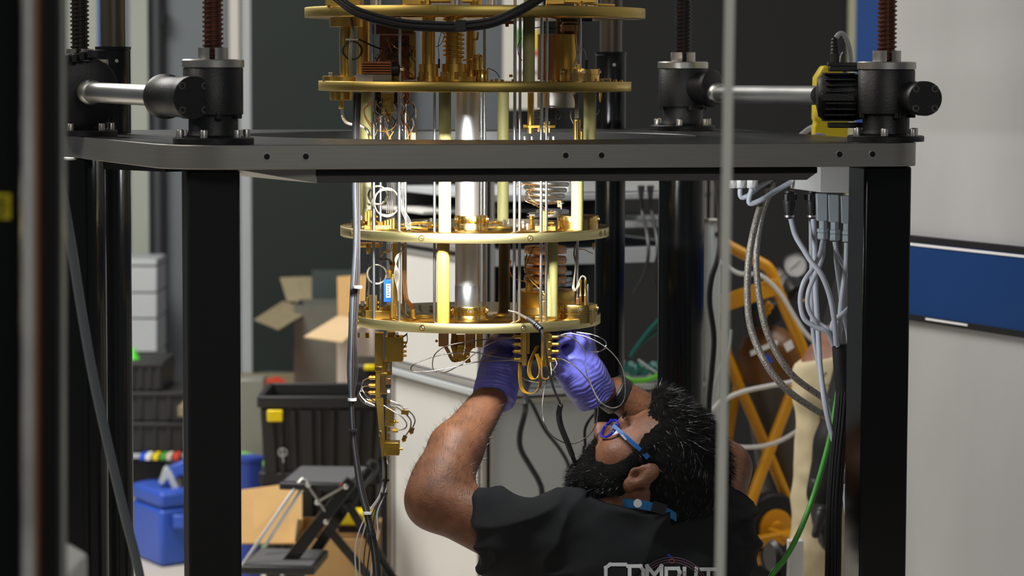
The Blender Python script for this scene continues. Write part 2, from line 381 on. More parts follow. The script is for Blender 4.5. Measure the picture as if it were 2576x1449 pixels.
# right-hand white wall running toward the camera
e0, e1 = Vector((0.776, 5.80)), Vector((1.62, 3.95)); wd_ = (e1 - e0).normalized(); wn = Vector((wd_.y, -wd_.x))
if wn.x > 0: wn = -wn
def wallr(s0, s1, z0, z1, off, th):
    a = e0 + wd_ * s0; b = e0 + wd_ * s1; n = wn
    q = [(a + n * off), (b + n * off), (b + n * (off - th)), (a + n * (off - th))]
    return MB().hexa([(p.x, p.y, z0) for p in q], [(p.x, p.y, z1) for p in q])
L_ = (e1 - e0).length
wr = wallr(0, L_, 0, 3.2, 0, 0.08).build('wall_right', 'wall_right'); tag(struct(wr), 'smooth off-white partition wall with faintly uneven tone beside the right post', None)
bt, bb = P(2300, 612, 5.62).z, P(2300, 797, 5.62).z
wallr(0.0, L_, bb, bt, 0.012, 0.016).build('blue_band', 'blue_band', wr, label='dark blue band across the wall')
wallr(0.0, L_, bt, bt + 0.012, 0.016, 0.02).build('band_trim', 'black_matt', wr)
wallr(0.0, L_, bb - 0.012, bb, 0.016, 0.02).build('band_trim', 'black_matt', wr)
wallr(0.0, L_, bt - 0.008, bt - 0.003, 0.015, 0.004).build('band_highlight', 'white', wr, label='white line painted as a highlight on the band')  # highlight along the upper edge, painted as a white strip
wallr(0.19, 0.34, bb - 0.006, bb - 0.002, 0.018, 0.004).build('band_highlight', 'white', wr)  # shorter painted highlight at the lower trim

# ------------------------------------------------------------------ glass enclosure near the camera
ge = thing('glass_door', 'black framed glass door standing close to the camera on the left', 'door', (P(76, 1449, 2.3).x, 2.3, 0))
def vstrip(x0, x1, D, th, m, name, x0b=None, x1b=None, y0=-60, y1=1500, bevel=0.0, **k):
    x0b = x0 if x0b is None else x0b; x1b = x1 if x1b is None else x1b
    b = [P(x0b, y1, D), P(x1b, y1, D)]; t = [P(x0, y0, D), P(x1, y0, D)]; e = Vector((0, th, 0))
    zlo = 0.0
    def down(p, q): f = (zlo - p.z) / (q.z - p.z) if abs(q.z - p.z) > 1e-6 else 0; return p + (q - p) * f
    b0, b1 = down(t[0], b[0]), down(t[1], b[1])
    u0, u1 = t[0] + (t[0] - b[0]) * 1.2, t[1] + (t[1] - b[1]) * 1.2
    return MB().hexa([b0, b1, b1 + e, b0 + e], [u0, u1, u1 + e, u0 + e]).build(name, m, ge, bevel, **k)
vstrip(-160, 51, 2.30, 0.05, 'black_gloss', 'door_panel', label='glossy black door panel')
vstrip(53, 79, 2.27, 0.03, 'trim_metal', 'metal_trim', 53, 80, bevel=0.003, label='polished metal trim strip')
vstrip(79, 97, 2.29, 0.03, M['brown_cyl'], 'seal_strip', label='brown seal strip')
vstrip(97, 145, 2.30, 0.05, 'black_matt', 'door_frame')
vstrip(145, 159, 2.32, 0.012, 'glass_edge', 'glass_edge', 145, 161)
vstrip(1826, 1850, 2.62, 0.010, 'glass_edge_pale', 'glass_edge', 1800, 1823, bevel=0.002, label='pale green edge of the glass sheet')
q = [P(152, 1500, 2.325), P(1812, 1500, 2.625), P(1870, -1900, 2.625), P(152, -1900, 2.325)]
gl = MB(); n_ = (q[1] - q[0]).cross(q[3] - q[0]).normalized() * 0.008
gl.hexa([q[0], q[1], q[1] + n_, q[0] + n_], [q[3], q[2], q[2] + n_, q[3] + n_]).build('glass_pane', 'glass', ge)
st = MB().hexa([P(-30, 551, 2.298), P(27, 551, 2.298), P(27, 551, 2.31), P(-30, 551, 2.31)], [P(-30, 487, 2.298), P(27, 487, 2.298), P(27, 487, 2.31), P(-30, 487, 2.31)]).build('sticker', 'sticker', ge, label='yellow warning sticker with black print')
for i, (y, xa, xb) in enumerate([(495, -20, 20), (504, -20, 12), (513, -20, 22), (522, -20, 16), (533, -20, 20), (542, -20, 10)]):
    MB().hexa([P(xa, y + 3, 2.2965), P(xb, y + 3, 2.2965), P(xb, y + 3, 2.2985), P(xa, y + 3, 2.2985)], [P(xa, y, 2.2965), P(xb, y, 2.2965), P(xb, y, 2.2985), P(xa, y, 2.2985)]).build('print_line', 'ink', st)
pb = [P(84, 1402, 2.5), P(168, 1452, 2.5)]
lb = MB().prism([P(84, 1402, 2.5), P(170, 1452, 2.5), P(170, 1560, 2.5), P(84, 1560, 2.5)], (0, 0.12, 0))
tag(lb.build('low_ledge', 'white_panel', None, 0.003), 'pale low ledge at the foot of the black door', 'ledge')
# ------------------------------------------------------------------ lifting table
DFL, DFR, DBR, DBL = 4.00, 4.23, 4.93, 4.42
tz = P(540, 362, DFL).z                 # table top height
tth = 0.035
JFL, JFR, JBR, JBL = P(537, 358, DFL), P(2228, 358, DFR), P(1717, 326, DBR), P(203, 340, DBL)
corners = [(-0.497, 3.905), (0.632, 4.135), (0.372, 5.06), (-0.86, 4.78)]
def xy(x, y, D): p = P(x, y, D); return (p.x, p.y)
c1, c2 = P(432, 362, 3.92), P(2330, 360, 4.16)
outer = round_poly([(c1.x, c1.y), (c2.x, c2.y), (0.40, 5.08), (-0.86, 4.80)], [0.11, 0.05, 0.08, 0.08])
hc = Vector((-0.07, 4.56)); hole = [hc + Vector((0.37 * math.cos(a), 0.30 * math.sin(a))) for a in [2 * math.pi * k / 48 for k in range(48)]]
tb = thing('lift_table', 'brushed aluminium lifting table with rounded corners around the gold cryostat', 'table', (hc.x, hc.y, 0))
tp = link(flat_poly(outer, hole, tz - tth, tz), 'table_plate', 'alu', tb, 0.0015)
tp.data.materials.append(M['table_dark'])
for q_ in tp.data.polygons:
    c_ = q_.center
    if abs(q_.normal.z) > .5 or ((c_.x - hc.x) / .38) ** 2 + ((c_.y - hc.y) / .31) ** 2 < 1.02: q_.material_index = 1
def fr(x):  # point on the front edge plane for photo column x (fraction between the corners)
    lo, hi = 0.0, 1.0
    for _ in range(40):
        t = (lo + hi) / 2; p = c1.lerp(c2, t); v = p - CAM; px = CX + FPX * v.dot(CR) / v.dot(CF)
        if px < x: lo = t
        else: hi = t
    return c1.lerp(c2, lo)
fd = (Vector((c2.x, c2.y, 0)) - Vector((c1.x, c1.y, 0))).normalized(); fn = Vector((fd.y, -fd.x, 0))   # outward normal of the front edge
for x in (671, 769, 1423, 1513, 2112, 2195):
    p = fr(x); p = Vector((p.x, p.y, tz - tth * .47)) + fn * 0.0004
    MB().ring(p - fn * .0004, fn, 0.0058, 0.0044, 0.0014, 24).build('hole_rim', 'steel_rough', tp)
    MB().cyl(p - fn * .002, p - fn * .0002, 0.0046, n=20).build('bolt_hole', 'black_matt', tp)
# lower lamp housing below the front edge
h0, h1 = fr(800), fr(2068)
def hp(x, dz, back): p = fr(x); p = Vector((p.x, p.y, 0)) - fn * back; return Vector((p.x, p.y, tz - tth + dz))
hs = MB()
hs.hexa([hp(800, -0.010, .02), hp(2068, -0.010, .02), hp(2068, -0.010, .10), hp(800, -0.010, .10)], [hp(800, -0.001, .02), hp(2068, -0.001, .02), hp(2068, -0.001, .10), hp(800, -0.001, .10)])
ho = hs.build('lamp_housing', 'black_matt', tb, 0.001, label='black strip along the underside of the table')
h2 = MB().hexa([hp(806, -0.020, .022), hp(2042, -0.020, .022), hp(2042, -0.020, .034), hp(806, -0.020, .034)], [hp(800, -0.0095, .021), hp(2066, -0.0095, .021), hp(2066, -0.0095, .034), hp(800, -0.0095, .034)])
h2.build('housing_lip', 'lip_grey', tb, label='dark grey chamfered lip')
lw = MB().hexa([hp(606, -0.001, .035), hp(803, -0.0205, .022), hp(803, -0.0205, .10), hp(606, -0.012, .12)], [hp(606, 0, .035), hp(803, 0, .022), hp(803, 0, .10), hp(606, 0, .12)])
lw.build('side_lip', 'alu', tb, label='bare metal side lip')
led = MB().hexa([hp(950, -0.0135, .17), hp(1430, -0.0135, .17), hp(1430, -0.0135, .20), hp(950, -0.0135, .20)], [hp(950, -0.0005, .17), hp(1430, -0.0005, .17), hp(1430, -0.0005, .20), hp(950, -0.0005, .20)])
led.build('light_strip', 'led', tb, label='white light strip under the table')
lc = hp(1215, -0.016, .185)
area('table_strip_lamp', lc, (P(1194, 620, 4.55).x, 4.52, P(1194, 640, 4.55).z), .20, .03, 7.0, (0.95, 0.98, 1.0), 140).rotation_mode = 'XYZ'
# bits below the left rear corner
MB().bar(P(282, 414, 4.36), P(440, 420, 4.12), 0.03, 0.014).build('under_beam', 'black_matt', tb)
b_ = P(207, 408, 4.42); MB().lathe(b_ - X * .006, X, [(0.011, 0), (0.011, .014), (.013, .016), (.013, .024), (.009, .026)], 6).build('hex_fitting', 'steel_rough', tb)
MB().cyl(P(150, 404, 4.44), P(198, 406, 4.42), 0.006).build('pipe_stub', 'steel', tb)

# ------------------------------------------------------------------ columns
def column(x, w, D, name, label, m='black_gloss', sq=False, y=700, top=None, ch=0.004):
    c = P(x, y, D); hw = w * S(D) / 2; zt = tz - tth - 0.002 if top is None else top
    t = thing(name, label, 'post', (c.x, c.y, 0), 'black posts under the lifting table')
    if sq:
        r = Matrix.Rotation(math.atan2(fd.y, fd.x), 3, 'Z')
        MB().box((c.x, c.y, zt / 2 + .006), (2 * hw * .93, 2 * hw * .93, zt - .012), r).build('shaft', m, t, ch)
        MB().box((c.x, c.y, 0.006), (2 * hw * 1.35, 2 * hw * 1.35, 0.012), r).build('foot_plate', 'black', t, .002)
        MB().bar(Vector((c.x, c.y, .03)) + fd * (hw * .95) - fn * hw * .3, Vector((c.x, c.y, zt - .02)) + fd * (hw * .95) - fn * hw * .3, .004, .010, up=fn).build('edge_strip', 'chrome', t, label='thin polished strip on the edge')
    else:
        MB().cyl((c.x, c.y, .012), (c.x, c.y, zt), hw, n=40).build('shaft', m, t)
        MB().lathe((c.x, c.y, 0), Z, [(hw * 1.4, 0), (hw * 1.4, .012), (hw, .014)], 32).build('foot_plate', 'black', t)
    return t
column(531, 143, 4.02, 'support_post', 'square black post below the front left screw jack', sq=True, m='black_matt')
column(2210, 134, 4.25, 'support_post', 'square black post below the front right screw jack beside the white wall', sq=True, m='black_gloss')
column(1713, 116, DBR, 'support_post', 'round glossy black post below the rear right screw jack')
column(206, 124, DBL, 'support_post', 'round glossy black post below the rear left screw jack')

def guide(x, D, w, label, y0, rodw):
    c = P(x, 330, D); zt = P(x, y0, D).z; hw = w * S(D) / 2
    t = thing('guide_column', label, 'column', (c.x, c.y, 0), 'guide columns through the lifting table')
    MB().lathe((c.x, c.y, tz + .001), Z, [(hw, 0), (hw, zt - tz - .006), (hw * 1.03, zt - tz - .005), (hw * 1.03, zt - tz), (hw * .8, zt - tz)], 40).build('sleeve', 'black_gloss', t)
    MB().cyl((c.x, c.y, tz - tth - .001), (c.x, c.y, 0.0), hw * .97, n=40).build('lower_tube', 'black_gloss', t)
    MB().cyl((c.x, c.y, zt - .01), (c.x, c.y, 2.2), rodw * S(D) / 2, n=32).build('guide_rod', 'rod_dull', t, label='dull greased steel rod')
    d = Vector((CAM.x - c.x, CAM.y - c.y, 0)).normalized(); d = Matrix.Rotation(0.2, 3, 'Z') @ d
    MB().cyl(Vector((c.x, c.y, zt - .022)) + d * (hw - .001), Vector((c.x, c.y, zt - .022)) + d * (hw + .001), .003, n=12).build('set_screw', 'steel_rough', t)
guide(286, 4.56, 87, 'black sleeve guide column behind the rear left gearbox', 119, 62)
guide(1536, 5.02, 78, 'black sleeve guide column right of the gold plates', 132, 56)

# ------------------------------------------------------------------ screw jacks
BOLT = bolt_mesh(0.0055, 0.011); CAPS = bolt_mesh(0.0055, 0.004, 'cap_screw')
def screw_jack(p, D, label, screw_m, hub_dirs, covers, fl_w=204, body=1.0, k=1.0, ears=True, screw_lean=0.0):
    """p base on the table; sizes in metres; hub_dirs: directions of side hubs (dir, length, radius)"""
    t = thing('screw_jack', label, 'screw jack', (p.x, p.y, tz), 'screw jacks at the corners of the lifting table')
    o = Vector((p.x, p.y, tz + .0006)); R = 0.058 * k
    MB().lathe(o, Z, [(R, 0), (R, .0075 * k), (R * .97, .009 * k), (R * .72, .0095 * k)], 48).build('base_flange', 'black', t)
    for q in range(6):
        a = q * math.pi / 3 + .35; c = o + Vector((math.cos(a), math.sin(a), 0)) * R * .84 + Z * .009 * k
        MB().cyl(c, c + Z * .002, .0078 * k, n=16).build('washer', 'black', t) if False else None
        link(BOLT, 'bolt', 'steel_rough', t, matrix=align(c))
    MB().lathe(o + Z * .009 * k, Z, [(.047 * k, 0), (.038 * k, .003 * k), (.0355 * k, .010 * k), (.0355 * k, .036 * k)], 40).build('neck', 'black', t)
    MB().lathe(o + Z * .040 * k, Z, [(.036 * k, 0), (.043 * k, .002 * k), (.043 * k, .067 * k), (.0415 * k, .069 * k)], 44).build('gear_body', 'black', t)
    if ears:
        for a in (.6, 1.9, 3.5, 5.0, 5.9):
            c = o + Vector((math.cos(a) * .040 * k, math.sin(a) * .040 * k, .036 * k)); MB().cyl(c, c + Z * .008, .0055 * k, n=10).build('body_screw', 'black', t)
    MB().lathe(o + Z * .109 * k, Z, [(.0445 * k, 0), (.0445 * k, .010 * k), (.043 * k, .0115 * k), (.02 * k, .0118 * k)], 44).build('cap_ring', 'steel_rough', t, label='bright machined steel ring')
    nut = MB()
    for a0 in range(4):
        n = 6; vs = []
        a1 = a0 * math.pi / 2 + .25; a2 = a1 + math.pi / 2 - .38
        ri, ro, z0, z1 = .0155 * k, .0215 * k, .1205 * k, .137 * k
        for j in range(n + 1):
            a = a1 + (a2 - a1) * j / n; c, s_ = math.cos(a), math.sin(a)
            vs += [o + Vector((c * ri, s_ * ri, z0)), o + Vector((c * ro, s_ * ro, z0)), o + Vector((c * ro, s_ * ro, z1)), o + Vector((c * ri, s_ * ri, z1))]
        fs = [(3, 2, 1, 0), tuple(n * 4 + q for q in range(4))]
        for j in range(n):
            for q in range(4): fs.append((j * 4 + q, j * 4 + (q + 1) % 4, j * 4 + 4 + (q + 1) % 4, j * 4 + 4 + q))
        nut.add(vs, fs)
    nut.build('castle_nut', 'steel_rough', t, label='slotted steel castle nut')
    # threaded lead screw
    sc = MB(); n = 20; pitch = .0068 * k; z0 = .118 * k; turns = int((2.15 - tz - z0) / pitch); ri, ro = .0122 * k, .0150 * k
    vs = []; fs = []; steps = turns * n
    for j in range(steps + 1):
        a = 2 * math.pi * j / n; h = z0 + pitch * j / n
        for (r, dz) in ((ri, 0), (ri, pitch * .38), (ro, pitch * .55), (ro, pitch * .85)):
            vs.append(o + Vector((math.cos(a) * r + screw_lean * (h - z0), math.sin(a) * r, h + dz)))
    for j in range(steps):
        for q in range(3): fs.append((j * 4 + q, j * 4 + 4 + q, j * 4 + 5 + q, j * 4 + 1 + q))
        if j + n <= steps - 1: fs.append((j * 4 + 3, j * 4 + 7, (j + n) * 4 + 4, (j + n) * 4))
    sc.add(vs, fs); sc.build('lead_screw', screw_m, t, label='brown threaded lead screw')
    hz = o + Z * .074 * k
    for (d, ln, r) in hub_dirs:
        d = Vector((d[0], d[1], 0)).normalized()
        MB().lathe(hz, d, [(r, .030 * k), (r, ln - .012), (r * 1.10, ln - .010), (r * 1.10, ln - .002), (r, ln)], 36).build('side_hub', 'black', t)
    for (d, ln, r) in covers:
        d = Vector((d[0], d[1], 0)).normalized()
        MB().lathe(hz, d, [(r * .97, .02 * k), (r * .97, ln - .006), (r * 1.02, ln - .005), (r * 1.02, ln - .001), (r * .98, ln)], 40).build('cover_hub', 'black', t)
        u = Z.cross(d).normalized()
        for (su, sv) in ((1, 1), (1, -1), (-1, 1), (-1, -1)):
            c = hz + d * (ln - .0005) + u * su * r * .60 + Z * sv * r * .60
            link(CAPS, 'cap_screw', 'black_plastic', t, matrix=align(c, d))
    return t
to_bl = Vector((JBL.x - JFL.x, JBL.y - JFL.y, 0)); tcam = -Vector((JFL.x, JFL.y, 0)).normalized()
cov = (Matrix.Rotation(-.20, 3, 'Z') @ tcam)
FLdir = Vector((-0.80, 0.60, 0))
jfl = screw_jack(JFL, DFL, 'front left screw jack with black gearbox and brown lead screw', 'screw_brown', [], [])
# its angled side gearbox: a short hub toward the shaft with a round bolted cover facing the camera
jfr = screw_jack(JFR, DFR, 'front right screw jack beside the white wall with finned motor', 'screw_brown', [], [], screw_lean=-.004)
def side_box(j, a, b, r):
    d = (b - a).normalized(); L = (b - a).length; u = Z.cross(d).normalized()
    MB().lathe(a, d, [(r * .6, -.020), (r * 1.07, -.018), (r * 1.07, -.006), (r * .95, 0), (r * .95, L * .7), (r, L * .76), (r, L - .001), (r * .97, L)], 44).build('side_gearbox', 'black', j)
    for (p_, q_) in ((1, 1), (1, -1), (-1, 1), (-1, -1)):
        link(CAPS, 'cap_screw', 'lip_grey', j, matrix=align(b - d * .0028 + u * p_ * r * .56 + Z * q_ * r * .56, d))
side_box(jfr, P(2288, 246, 4.215), P(2328, 248, 4.135), .0258)
jbr = screw_jack(JBR, DBR, 'rear right screw jack standing behind the glass edge', 'screw_dark', [((.75, -.66), .068, .030)], [], k=1.0)
jbl = screw_jack(JBL, DBL, 'rear left screw jack half hidden by the black door frame', 'screw_dark', [], [], k=1.0)
side_box(jfl, P(424, 243, 4.035), P(487, 246, 3.95), .0305)
# large gear motor disc of the rear left jack
q0 = P(205, 232, 4.38); dsc = (Vector((.30, -.95, 0))).normalized()
MB().lathe(q0 + dsc * -.05, dsc, [(.062, 0), (.062, .035), (.058, .038), (.058, .050), (.044, .056), (.02, .058)], 44).build('gear_disc', 'black', jbl)
MB().ring(q0 + dsc * -.016, dsc, .0605, .0575, .006, 44).build('disc_rim', 'black_plastic', jbl)
for i in range(7):
    c = q0 + Vector((-.055 + i * .012, .0, .056 + .004 * math.cos(i))); MB().box(c, (.008, .05, .012)).build('cooling_fin', 'black', jbl, .001)
# finned electric motor of the front right jack
mo = P(2118, 244, 4.29); md = Vector((-1, .12, 0)).normalized()
MB().lathe(mo, md, [(.030, -.055), (.036, -.02), (.036, .028), (.030, .036), (.012, .040)], 40).build('motor_drum', 'black', jfr)
for i in range(9):
    z = -.036 + i * .009; hw = math.sqrt(max(.0415 ** 2 - z ** 2, 1e-6))
    MB().box(mo + Z * z + md * .006, (.046, 2 * hw, .0022)).build('motor_fin', 'black', jfr)
for s_ in (-1, 1):
    MB().box(mo + Z * .043 * s_ + md * -.004 - Y * .012, (.052, .028, .008)).build('motor_block', 'black', jfr, .0015)
MB().box(mo + Z * .050 + md * -.012, (.070, .03, .006)).build('terminal_box', 'black', jfr, .001)
MB().box(mo + md * .010 - Y * .039, (.05, .008, .012)).build('motor_lug', 'black', jfr, .001)
# drive shafts
def shaft(a, b, r, label):
    c = (a + b) / 2; d = (b - a).normalized(); L = (b - a).length
    t = thing('drive_shaft', label, 'shaft', (a.x, a.y, a.z))
    MB().cyl(a, b, r, n=32).build('shaft_tube', 'chrome', t)
    MB().lathe(a, d, [(r * 1.18, -.012), (r * 1.25, -.006), (r * 1.25, .006), (r * 1.1, .012)], 32).build('collar', 'steel_rough', t)
    return t
shaft(P(228, 232, 4.34), P(398, 241, 4.05), .0155, 'short polished drive shaft between the left gearboxes')
shaft(P(1806, 236, 4.86), P(2062, 240, 4.32), .0150, 'long polished drive shaft running to the finned motor')
# yellow pendant unit behind the right of the table
yb = thing('pendant_control', 'yellow pendant control unit hanging behind the finned motor', 'controller', P(2090, 360, 4.78))
yv = [P(2056, 330, 4.76), P(2118, 330, 4.76)]
prof = [(2050, 372), (2130, 372), (2135, 310), (2128, 190), (2112, 166), (2072, 165), (2053, 195), (2050, 300), (2055, 308), (2050, 318)]
MB().prism([P(x, y, 4.76) for x, y in prof], (0, .06, 0)).build('body', 'yellow_plastic', yb, .004)
c = P(2102, 166, 4.79); MB().lathe(c, Vector((-.05, 0, 1)), [(.0085, 0), (.0085, .022), (.0065, .024), (.0075, .027), (.006, .030), (.0072, .033), (.0058, .036), (.0068, .039), (.0052, .042), (.006, .045), (.004, .048)], 18).build('strain_relief', 'rubber', yb)
MB().tube([P(2103, 95, 4.79), P(2112, 85, 4.79), P(2122, 86, 4.79), P(2132, 105, 4.80), P(2139, 135, 4.81), P(2141, 175, 4.82)], .0042, 10).build('cable', 'grey_cable', yb)
MB().tube([P(2112, 165, 4.76), P(2114, 142, 4.76), P(2119, 132, 4.76), P(2114, 138, 4.75)], .0012, 6).build('wire_clip', 'steel', yb)
MB().tube([P(2052, 318, 4.81), P(2035, 325, 4.84), P(2018, 338, 4.88), P(2005, 352, 4.92)], .005, 10).build('cable', 'grey_cable', yb)
MB().ball(P(2060, 342, 4.75), .012, 12, (1, .4, .45)).build('cable_loop', 'grey_cable', yb)

# ------------------------------------------------------------------ black cable bundle hanging in front of the top plate
hb = thing('cable_bundle', 'three black cables hanging in an arc before the top gold plate', 'cable', P(1150, 66, 4.05))
for dy, dd in ((0, 0), (9, -.006), (17, .002)):
    MB().tube([P(838, -22 + dy, 4.10 + dd), P(900, 22 + dy, 4.07 + dd), P(1000, 50 + dy, 4.05 + dd), P(1090, 58 + dy, 4.05 + dd), P(1160, 58 + dy, 4.05 + dd), P(1240, 47 + dy, 4.05 + dd), P(1310, 16 + dy, 4.06 + dd), P(1372, -22 + dy, 4.08 + dd)], .0030, 10, 8).build('cable', 'rubber', hb)
MB().bar(P(1143, 66, 4.048), P(1174, 65, 4.048), .016, .017).build('cable_clamp', 'black_plastic', hb, .002)
# ------------------------------------------------------------------ the gold cryostat
Y0 = 4.55
cry = thing('dilution_refrigerator', 'tall gold plated cryostat of stacked round plates hanging through the table', 'cryostat', (P(1194, 800, Y0).x, Y0, P(1194, 840, Y0).z))
def zy(y, dd=0.0, x=1194): return P(x, y, Y0 + dd).z
def pt(x, y, dd=0.0): return P(x, y, Y0 + dd)
sY = lambda dd=0.0: (Y0 + dd) / FPX
AX = P(1194.5, 420, Y0).x
PL = {}
def plate(key, rpx, yt, yb):
    r = rpx * sY(); zt = zy(yt, -r); zb = zy(yb, -r)
    m = MB(); m.lathe((AX, Y0, zb), Z, [(r - .0006, 0), (r, .0006), (r, zt - zb - .0006), (r - .0006, zt - zb)], 128)
    me = m.mesh('plate', angle=50); me.materials.append(M['gold_mirror']); me.materials.append(M['gold_rim' if key in 'AB' else 'gold_rim_lit'])  # lower plates get the lit copy of the rim gold
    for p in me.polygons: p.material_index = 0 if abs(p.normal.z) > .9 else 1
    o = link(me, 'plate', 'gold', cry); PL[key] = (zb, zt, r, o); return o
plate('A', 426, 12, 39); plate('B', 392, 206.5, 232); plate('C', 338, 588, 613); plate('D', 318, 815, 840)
for k, xs in (('C', (876, 1062, 1333, 1516, 1528)), ('D', (892, 1064, 1317, 1493))):
    zb, zt, r, o = PL[k]
    for x in xs:
        X_ = (P(x, 600, Y0 - r * .8).x - AX); a = math.asin(max(-.999, min(.999, X_ / r))); d = Vector((math.sin(a), -math.cos(a), 0))
        c = Vector((AX, Y0, (zb + zt) / 2)) + d * r
        MB().ring(c - d * .0005, d, .0048, .0036, .0012, 20).build('rim_hole_edge', 'gold_dark', o); MB().ball(c - d * .0028, .0038, 12).build('rim_screw', 'steel', o)
for k, xs in (('A', (840, 1100, 1500)), ('B', (880, 1308, 1480))):   # joint lines on the rims
    zb, zt, r, o = PL[k]
    for x in xs:
        a = math.asin(max(-.99, min(.99, (P(x, 100, Y0 - r).x - AX) / r))); d = Vector((math.sin(a), -math.cos(a), 0)); c = Vector((AX, Y0, 0)) + d * (r + .0001)
        MB().bar(c + Z * (zb + .001), c + Z * (zt - .001), .0006, .0004, up=d).build('joint_line', 'gold_dark', o)

def vc(name, x, dd, w, z0, z1, m, n=24, parent=None, **k):
    c = P(x, 600, Y0 + dd); r = w * sY(dd) / 2
    return MB().cyl((c.x, c.y, z0), (c.x, c.y, z1), r, n=n).build(name, m, parent or cry, **k)
def vl(name, x, dd, prof, m, n=32, parent=None, **k):
    """lathe from (width px, y px) pairs listed bottom to top"""
    c = P(x, 600, Y0 + dd); s_ = sY(dd); z0 = zy(prof[0][1], dd)
    return MB().lathe((c.x, c.y, z0), Z, [(w * s_ / 2, zy(y, dd) - z0) for w, y in prof], n).build(name, m, parent or cry, **k)
def bx(name, x0, x1, y0, y1, dd, m, depth=0.03, parent=None, bevel=.0006, **k):
    a, b = P(x0, y1, Y0 + dd), P(x1, y0, Y0 + dd)
    return MB().box(((a.x + b.x) / 2, Y0 + dd + depth / 2, (a.z + b.z) / 2), (b.x - a.x, depth, b.z - a.z)).build(name, m, parent or cry, bevel, **k)
def wire(name, pts, rpx, m, n=6, sm=6, parent=None, **k):
    return MB().tube([P(x, y, Y0 + d) for x, y, d in pts], rpx * sY(), n, sm).build(name, m, parent or cry, **k)
zA0, zA1 = PL['A'][0], PL['A'][1]; zB0, zB1 = PL['B'][0], PL['B'][1]; zC0, zC1 = PL['C'][0], PL['C'][1]; zD0, zD1 = PL['D'][0], PL['D'][1]
ztop = P(1194, -60, Y0).z
# ---- long steel rods: (x, depth offset, width, from, to)
for x, dd, w_, lo, hi in [(940, -.12, 8.5, zD1, zB0), (957, -.07, 7, zD1, zB0), (1004, -.15, 8.5, zD1, zB0), (1020, -.02, 7, zD1, zB0), (1093, -.17, 7, zD1, zB0), (1218, .02, 8, zD1, zA0),
                          (1210, .10, 6, zC1, zB0), (1294, -.16, 8, zD1, zA0), (1307, -.13, 7.5, zD1, zA0), (1361, -.165, 8, zD1, zA0), (1374, -.14, 7, zD1, zA0), (1453, -.09, 6.5, zD1, zC0), (1456, -.05, 9, zB1, zA0),
                          (937, -.10, 8, zB1, zA0), (1006, -.14, 8, zB1, zA0)]:
    vc('steel_rod', x, dd, w_, lo, hi, 'steel', 16)
# ---- fibreglass posts
for x, dd, w_, lo, hi, m in [(920, -.02, 29, zC1, zB0, 'frp'), (1119, -.18, 31, zC1 + .0, zB0, 'frp'), (1265, .14, 29, zC1, zB0, 'frp'), (1482, -.06, 31, zB0 - .085, zB0, 'frp'), (1452, -.11, 31, zC1, zB0 - .09, 'frp'),
                             (1115, -.185, 32, zD1, zC0, 'frp_amber'), (1269, .10, 29, zD1, zC0, 'frp_amber'), (1389, -.12, 30, zD1, zC0, 'frp'), (1329, -.16, 30, zB1, zA0, 'frp'), (1410, .12, 28, zB1, zA0, 'frp')]:
    vc('fibreglass_post', x, dd, w_, lo, hi, m, 28)
# ---- flat gold bars on the left of the lower stage
bx('gold_bar', 987, 1003, 612, 800, -.05, 'gold', .006); bx('gold_bar', 1011, 1022, 612, 798, .0, 'gold_dark', .006)
# ---- pumping tube with clamp flanges
tx, td = 1175, -.105
vc('pumping_tube', tx, td, 60, zC1 + .002, zB0, 'tube_steel', 48, label='polished steel pumping tube')
vl('tube_ring', tx, td, [(64, 357), (66, 355), (66, 352), (62, 351)], 'gold')
vl('pumping_tube', tx, td, [(60, 805), (60, 612)], 'tube_steel', 48, label='brushed steel pumping tube')
vl('tube_sleeve', tx, td, [(61.5, 770), (61.5, 719), (60.5, 718)], 'chrome', 48)
def clamp(x, dd, w_, y0, y1, slot=True, parent=None):
    """two-tier round gold clamp between rows y0 (top) and y1 (bottom)"""
    h = y1 - y0
    o = vl('clamp_flange', x, dd, [(w_, y1), (w_, y0 + h * .50), (w_ * .985, y0 + h * .48), (w_ * .985, y0 + h * .42), (w_, y0 + h * .40), (w_, y0 + 2), (w_ * .98, y0), (w_ * .5, y0)], 'gold_mirror', 56, label='round gold clamp flange')
    c = P(x, 600, Y0 + dd); r = w_ * sY(dd) / 2
    for a in ((.12, -1.1, 1.35) if slot else ()):
        d = Vector((math.sin(a), -math.cos(a), 0)); q = Vector((c.x, c.y, zy(y0 + h * .22, dd))) + d * r
        MB().lathe(q - d * .003, d, [(.0055, 0), (.0055, .0034), (.0036, .0036), (.0034, .001)], 16).build('clamp_slot', 'gold_dark', o); MB().cyl(q - d * .003, q + d * .0025, .0026, n=10).build('clamp_screw', 'steel', o)
    return o
clamp(1185, -.105, 84, 541, 584); clamp(1179, -.105, 95, 769, 816); clamp(1453, -.075, 104, 540, 581); clamp(1453, -.085, 102, 763, 808); clamp(1456, -.075, 100, 173, 203); clamp(1211, -.03, 34, 172, 205, False)
vl('flange_foot', 1185, -.105, [(100, 590), (100, 583), (84, 582)], 'gold', 48)
